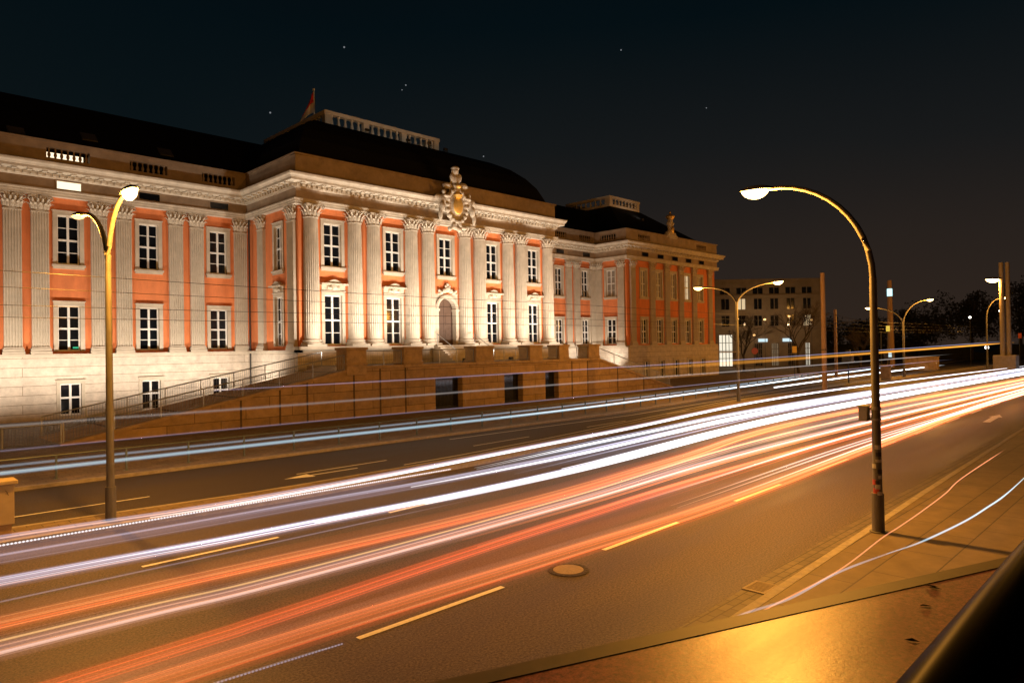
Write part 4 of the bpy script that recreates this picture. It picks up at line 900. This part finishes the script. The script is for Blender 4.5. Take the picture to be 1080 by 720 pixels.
for k in range(120):
    t0, t1 = k*2.0, (k+1)*2.0; P0, P1 = (160+t0*.45, 100-t0*.9), (160+t1*.45, 100-t1*.9)
    mb.face([(*P0, -1), (*P1, -1), (P1[0]-2, P1[1]-1, hl(t1)), (P0[0]-2, P0[1]-1, hl(t0))]); mb.face([(P0[0]-2, P0[1]-1, hl(t0)), (P1[0]-2, P1[1]-1, hl(t1)), (P1[0]+14, P1[1]+7, -1), (P0[0]+14, P0[1]+7, -1)])
mb.build('wooded_bank', 'leaf', kind='structure')
for u_, z, l in ((6.5, 9.0, 'small warm lamp before the first windows of the apartment block'), (11.5, 8.8, 'small warm lamp before the third window column of the block'), (16, 9.3, 'small warm lamp before the middle window columns of the block'), (20, 8.6, 'small warm lamp near the right end of the apartment block'), (9.5, 6.0, 'lower small lamp above the sign boxes of the block')):
    p = fA(u_, 5.0, 0); o = thing('far_lamp', l, 'lamp', (p.x, p.y, 0), 'small lamps before the apartment block'); mb = MB(); mb.tube([(p.x, p.y, 0), (p.x, p.y, z)], .05, 6); mb.build('pole', 'darksteel', o)
    q = MB(); q.ell((p.x, p.y, z+.15), (.24, .24, .16)); q.build('globe', 'sodiumdim', o, smooth=True)
    l_ = bpy.data.lights.new('lamp_light', 'POINT'); l_.energy = 300; l_.color = (1, .62, .3); l_.shadow_soft_size = .2; lo = bpy.data.objects.new('lamp_light', l_); COL.objects.link(lo); lo.location = (0, 0, z-.4); lo.parent = o
for x, y, z, l, m in ((150, 30.5, 8.8, 'small white light among the dark trees right of the twin lamp', 'whitept'), (168, 29, 10.4, 'second faint white light among the dark trees', 'whitept'), (150, 28, 3.2, 'bright white round lamp low over the far road', 'whitept'), (126, 16.1, 3.4, 'red signal light by the road at the right edge', 'redsig')):
    o = thing('far_lamp', l, 'lamp', (x, y, 0), 'distant lamps beyond the bend'); mb = MB(); mb.tube([(x, y, 0), (x, y, z-.2)], .05, 6); mb.build('pole', 'darksteel', o)
    q = MB(); q.ell((x, y, z), (.22, .22, .22) if z > 5 else (.34, .34, .34)); q.build('globe', m, o, smooth=True)

# ------------------------------------------------------------------ light trails of the passing traffic
TC = dict(white=((.93, .95, 1), 1.9), lav=((.58, .58, .80), .6), pink=((1, .68, .58), .65), yel=((1, .60, .24), .7), red=((1, .12, .03), .42), orange=((1, .22, .055), .42), ora2=((1, .34, .16), .5),
    blue=((.45, .66, .78), .6), blue2=((.33, .43, .52), .45), purple=((.42, .38, .58), .34), grey=((.5, .45, .40), .3), amber=((.9, .34, .04), .4),
    lavd=((.5, .48, .62), .28), tan=((.9, .40, .16), .36), mauve=((.62, .40, .36), .26), redd=((.9, .13, .04), .26))
VM = {}
def vol(col, s):
    k = (col, s)
    if k not in VM: VM[k] = glowvol('trail_glow', col, s)
    return VM[k]
LAV, ORG, RED, WHT, BLU, AMB = (.56, .54, .74), (.80, .165, .042), (.78, .095, .024), (.9, .93, 1), (.42, .68, .82), (1, .40, .05)
def streakmat(m, r):
    c, e = TC[m]; rb = round(max(.006, r)*250)/250 or .004
    return vol(c, round(e/(2.6*rb), 2))
def trail(label, pts, streaks=(), glows=(), strands=None, group='light trails of the passing traffic'):
    pts = smooth_line(pts, 10) if len(pts) > 2 else [Vector(pts[0]).lerp(Vector(pts[1]), i/20) for i in range(21)]
    o = thing('light_trail', label, 'light trail', pts[0], group)
    for dy, dz, r, m, a, b in streaks:
        n = len(pts)-1; q = pts[int(a*n):max(int(a*n)+2, int(b*n)+1)]; mb = MB(); L_ = len(q)
        mb.tube([p+Vector((0, dy, dz)) for p in q], [r*(.35+.65*min(1, 4*min(i, L_-1-i)/max(1, L_)+.0)) if (a > 0 or b < 1) else r*min(1, .05+(L_-1-i)/4) for i in range(L_)], 8); mb.build('streak', streakmat(m, r), o, smooth=True)
    if strands:
        n_, wd, ms, sd, rr = strands; R_ = random.Random(sd); n = len(pts)-1
        for k in range(n_):
            a = R_.choice((0, 0, R_.uniform(0, .5), R_.uniform(.2, .5))); b = R_.choice((1, 1, R_.uniform(.5, 1))); b = max(b, a+.15)
            q = pts[int(a*n):int(b*n)+1]; dy, dz = R_.uniform(-wd, wd), R_.uniform(-.05, .05); r = rr*R_.uniform(.4, 1.3); mb = MB(); L_ = len(q)
            if L_ < 4: continue
            mb.tube([p+Vector((0, dy, dz)) for p in q], [r*(.25+.75*min(1, 5*min(i, L_-1-i)/L_)) for i in range(L_)], 6); mb.build('streak', streakmat(R_.choice(ms), r), o, smooth=True)
    for dy, dz, ry, rz, col, s in glows:
        mb = MB(); nl = len(pts)-1; mb.tube([p+Vector((0, dy, dz)) for p in pts], [ry*min(1, .04+i/5 if pts[0].x > -1 else 1, .04+(nl-i)/5) for i in range(nl+1)], 12, rz/ry); mb.build('glow', vol(col, s), o, smooth=True)
    return o
XA = -14
trail('white dotted light trail running along the median kerb, stopping halfway', [(XA, 19.35, .32), (2.67, 18.85, .32), (9, 18.62, .32), (15.3, 18.5, .32)], [(0, 0, .02, 'lavd', 0, 1)], [(0, -.1, .12, .1, LAV, .45)])
o = [q for q in COL.objects if q.name.startswith('light_trail')][-1]; mb = MB()
mb.tube([(-5+k*.018, 18.95-(k*.018)*.022, .345) for k in range(1130)], [(.006, .022, .028, .022)[k % 4] for k in range(1130)], 6); mb.build('dotted_streak', streakmat('white', .03), o)
trail('pale white light trail of oncoming cars closest to the median', [(XA, 18.6, .66), (2, 18.1, .66), (8.75, 17.75, .66), (25, 19.1, .66), (55.5, 21.6, .66), (124, 18.8, .66)], [(0, 0, .02, 'pink', 0, 1), (-.25, .0, .045, 'white', .3, 1)], [(-.1, 0, .26, .08, LAV, .22), (-.2, 0, .12, .05, LAV, .3)], (5, .3, ('lav', 'lavd', 'lavd'), 1, .014))
trail('lavender light trail band between the two white headlight trails', [(XA, 17.3, .62), (2, 16.4, .62), (8, 16.15, .62), (18, 16.1, .62), (45, 17.7, .62), (110, 16.7, .62)], [(-.1, 0, .05, 'white', .5, 1)], [(0, 0, .3, .1, LAV, .2), (.1, 0, .12, .06, LAV, .22)], (6, .3, ('lav', 'lavd', 'lavd'), 2, .02))
trail('broadest brilliant white headlight trail along the middle of the road', [(XA, 15.6, .65), (2.08, 14.62, .65), (7.06, 14.24, .65), (16.4, 14.07, .65), (40, 15.6, .65), (96, 14.6, .65), (150, 13.5, .65)], [(.14, .03, .012, 'lav', 0, 1), (-.02, 0, .06, 'white', .36, 1), (-.24, 0, .08, 'white', .42, 1), (-.14, -.02, .012, 'pink', 0, .6), (.3, .02, .05, 'white', .5, 1)], [(0, 0, .2, .08, LAV, .85), (.08, 0, .1, .05, (.75, .78, 1), .5), (-.05, 0, .3, .1, LAV, .2)], (6, .22, ('lav', 'white', 'lavd'), 3, .02))
trail('thin lavender light trail just below the broad white headlight trail', [(XA, 13.9, .6), (1.93, 13.6, .6), (13.1, 13.45, .6)], [(0, 0, .012, 'lavd', 0, 1)], [(0, 0, .03, .02, LAV, .9)])
trail('broad soft orange tail light trail above the amber pair', [(XA, 12.7, .7), (1.73, 12.2, .7), (11.25, 11.8, .7), (20, 12.5, .7), (36, 13.9, .7), (80, 12.4, .7), (140, 11.4, .7)], [(.2, .0, .025, 'ora2', .42, .9), (-.2, .0, .03, 'orange', .4, 1)], [(0, 0, .28, .09, ORG, .6), (.1, 0, .13, .05, ORG, .6), (-.15, 0, .1, .05, RED, .6), (-.3, 0, .2, .07, RED, .3), (-.1, 0, .75, .2, ORG, .07), (.25, 0, .5, .12, ORG, .08)], (9, .32, ('orange', 'tan', 'red', 'tan'), 4, .014))
trail('thin amber light trail, upper of the close amber and pink pair', [(XA, 11.9, .7), (1.62, 11.45, .7), (5.5, 11.2, .7), (13.3, 11.42, .7), (32, 12.6, .7), (80, 11.4, .7), (140, 10.6, .7)], [(0, 0, .016, 'yel', 0, 1), (.06, 0, .035, 'ora2', .45, 1)], [(-.15, 0, .16, .06, (.8, .45, .38), .35), (0, 0, .05, .03, (1, .6, .3), .8)], (4, .3, ('tan', 'mauve'), 5, .012))
trail('thick pinkish white light trail, lower of the close amber and pink pair', [(XA, 11.4, .7), (1.55, 10.98, .7), (5.33, 10.77, .7), (12.7, 10.88, .7), (28.9, 11.4, .7), (80, 10.6, .7), (140, 9.9, .7)], [(0, 0, .026, 'pink', 0, 1), (-.08, 0, .04, 'ora2', .42, 1), (-.3, 0, .04, 'orange', .44, 1)], [(0, 0, .08, .04, (1, .6, .45), .6), (0, 0, .26, .08, (1, .42, .3), .28), (.2, 0, .14, .05, (.7, .5, .55), .4)], (7, .4, ('mauve', 'tan', 'orange'), 6, .012))
trail('dark red tail light trail rising across the middle of the near lanes', [(XA, 9.0, .75), (2.05, 9.3, .75), (4.64, 9.4, .75), (11.4, 9.82, .75), (25.3, 10.1, .75), (80, 9.7, .75), (140, 9.2, .75)], [(.1, .0, .04, 'ora2', .46, 1)], [(0, 0, .18, .08, RED, .85), (.08, 0, .08, .04, RED, .8), (-.2, 0, .14, .06, (.9, .2, .12), .35), (-.3, 0, .7, .2, RED, .07)], (8, .2, ('red', 'redd', 'redd'), 7, .012))
trail('broad bright orange tail light trail along the lane line by the manhole', [(XA, 8.9, .8), (4.13, 8.4, .8), (9.5, 8.2, .8), (15.7, 8.05, .8), (30, 8.5, .8), (60, 9.05, .8), (140, 8.2, .8)], [(.02, 0, .04, 'ora2', .46, 1), (.2, 0, .025, 'pink', .5, 1)], [(0, 0, .22, .09, ORG, .8), (.06, 0, .1, .05, ORG, .7), (-.14, -.06, .12, .05, RED, .8), (.25, 0, .2, .06, (1, .35, .2), .35), (.2, 0, .7, .2, ORG, .07)], (10, .24, ('orange', 'red', 'tan', 'redd'), 8, .013))
trail('hazy blue white veil of many headlights filling the middle lanes beyond the manhole', [(15, 15.3, .62), (25, 16.2, .62), (45, 17.3, .62), (100, 16.0, .62), (140, 15.0, .62)], [], [(0, 0, 1.1, .1, (.55, .62, .8), .07), (1.2, 0, .7, .08, (.55, .62, .8), .06)], (14, 1.7, ('lav', 'white', 'lavd', 'blue2'), 12, .028))
trail('hazy veil of mixed orange and pink tail lights filling the near lanes beyond the lamp', [(14, 10.2, .75), (30, 10.6, .75), (60, 10.3, .75), (140, 9.4, .75)], [], [(0, 0, 1.2, .1, ORG, .03)], (14, 1.6, ('tan', 'orange', 'mauve', 'redd', 'pink'), 14, .022))
o = trail('thin dotted grey light trail at the bottom edge of the near lanes', [(-6, 9.3, .4), (3.44, 8.77, .4), (5.18, 8.58, .4)], [(0, 0, .007, 'grey', 0, 1)]); mb = MB()
mb.tube([Vector((-2, 9.2, .405)).lerp(Vector((5.1, 8.59, .405)), k/599) for k in range(600)], [(.003, .013, .016, .013)[k % 4] for k in range(600)], 5)
mb.build('dotted_streak', streakmat('lav', .014), o)
trail('thicker light blue light trail low along the guard railing', [(XA, 28.7, .6), (4.07, 28.47, .6), (14.2, 28.3, .6), (33.3, 28.1, .6), (60, 30.1, .6), (84, 32.3, .6), (120, 35.1, .6)], [(0, 0, .065, 'blue', 0, 1), (-.1, .03, .03, 'white', .45, 1)], [(0, 0, .14, .1, BLU, .6)])
trail('thinner grey blue light trail just above the railing', [(-2, 29.6, .7), (7.44, 29.4, .7), (14.6, 29.25, .7), (34.6, 29.2, .7), (60, 31.0, .7), (90, 34.4, .7)], [(0, 0, .045, 'blue2', 0, 1)], [(0, 0, .09, .08, BLU, .35)])
trail('thin purple light trail at eye height across the terrace wall', [(9.5, 24.3, 3.2), (25, 24.3, 3.24), (61, 24.6, 3.45), (160, 24.6, 4.4)], [(0, 0, .026, 'purple', 0, 1)], [(0, 0, .07, .06, LAV, .25)])
trail('dull orange light trail band of a tram roof fading in beyond the terrace', [(30, 23.9, 3.1), (60, 23.9, 3.26), (100, 23.9, 3.6), (150, 23.9, 4.05)], [(0, 0, .06, 'amber', .3, 1)], [(0, 0, .2, .14, AMB, .4)])
trail('pale grey light trail across the middle of the terrace wall', [(XA, 24.2, 2.55), (3.44, 24, 2.54), (12, 24, 2.52), (28, 24, 2.55), (61, 24.3, 2.55), (110, 24.3, 2.7)], [(0, 0, .03, 'grey', 0, 1)], [(0, 0, .09, .07, (.6, .55, .55), .4)])
trail('faint lavender light trail at the foot of the terrace wall', [(XA, 24.2, 1.8), (12, 24, 1.84), (28, 24, 1.8), (61, 24.2, 1.9), (110, 24.2, 2.0)], [(0, 0, .016, 'purple', 0, 1)], [(0, 0, .06, .05, LAV, .4)])
trail('white light trail of the tramway close to the far median', [(60, 27.2, .6), (90, 29.0, .6), (130, 30, .6)], [(0, 0, .06, 'white', 0, 1)], [(0, 0, .15, .1, BLU, .5)])
trail('thin wavy orange light trail of a bicycle on the sidewalk', [(8.6, 4.85, .5), (9.6, 4.76, .5), (10.47, 4.72, .5), (12.67, 4.61, .5), (15.26, 4.72, .5), (16.46, 4.73, .5), (18.26, 4.77, .5), (20.82, 4.87, .5), (23.6, 5.06, .5), (30.9, 5.22, .5)], [(0, 0, .014, 'ora2', 0, 1)])
trail('thin wavy blue white light trail of a bicycle on the sidewalk', [(7.6, 4.9, .6), (9.29, 4.79, .6), (10.43, 4.55, .6), (12.19, 4.46, .6), (13.81, 4.2, .6), (15.1, 3.96, .6), (17.35, 3.73, .6), (19.18, 3.65, .6), (21.28, 3.61, .6), (26, 3.7, .6)], [(0, 0, .02, 'blue2', 0, .5), (0, 0, .021, 'blue', .45, 1)])
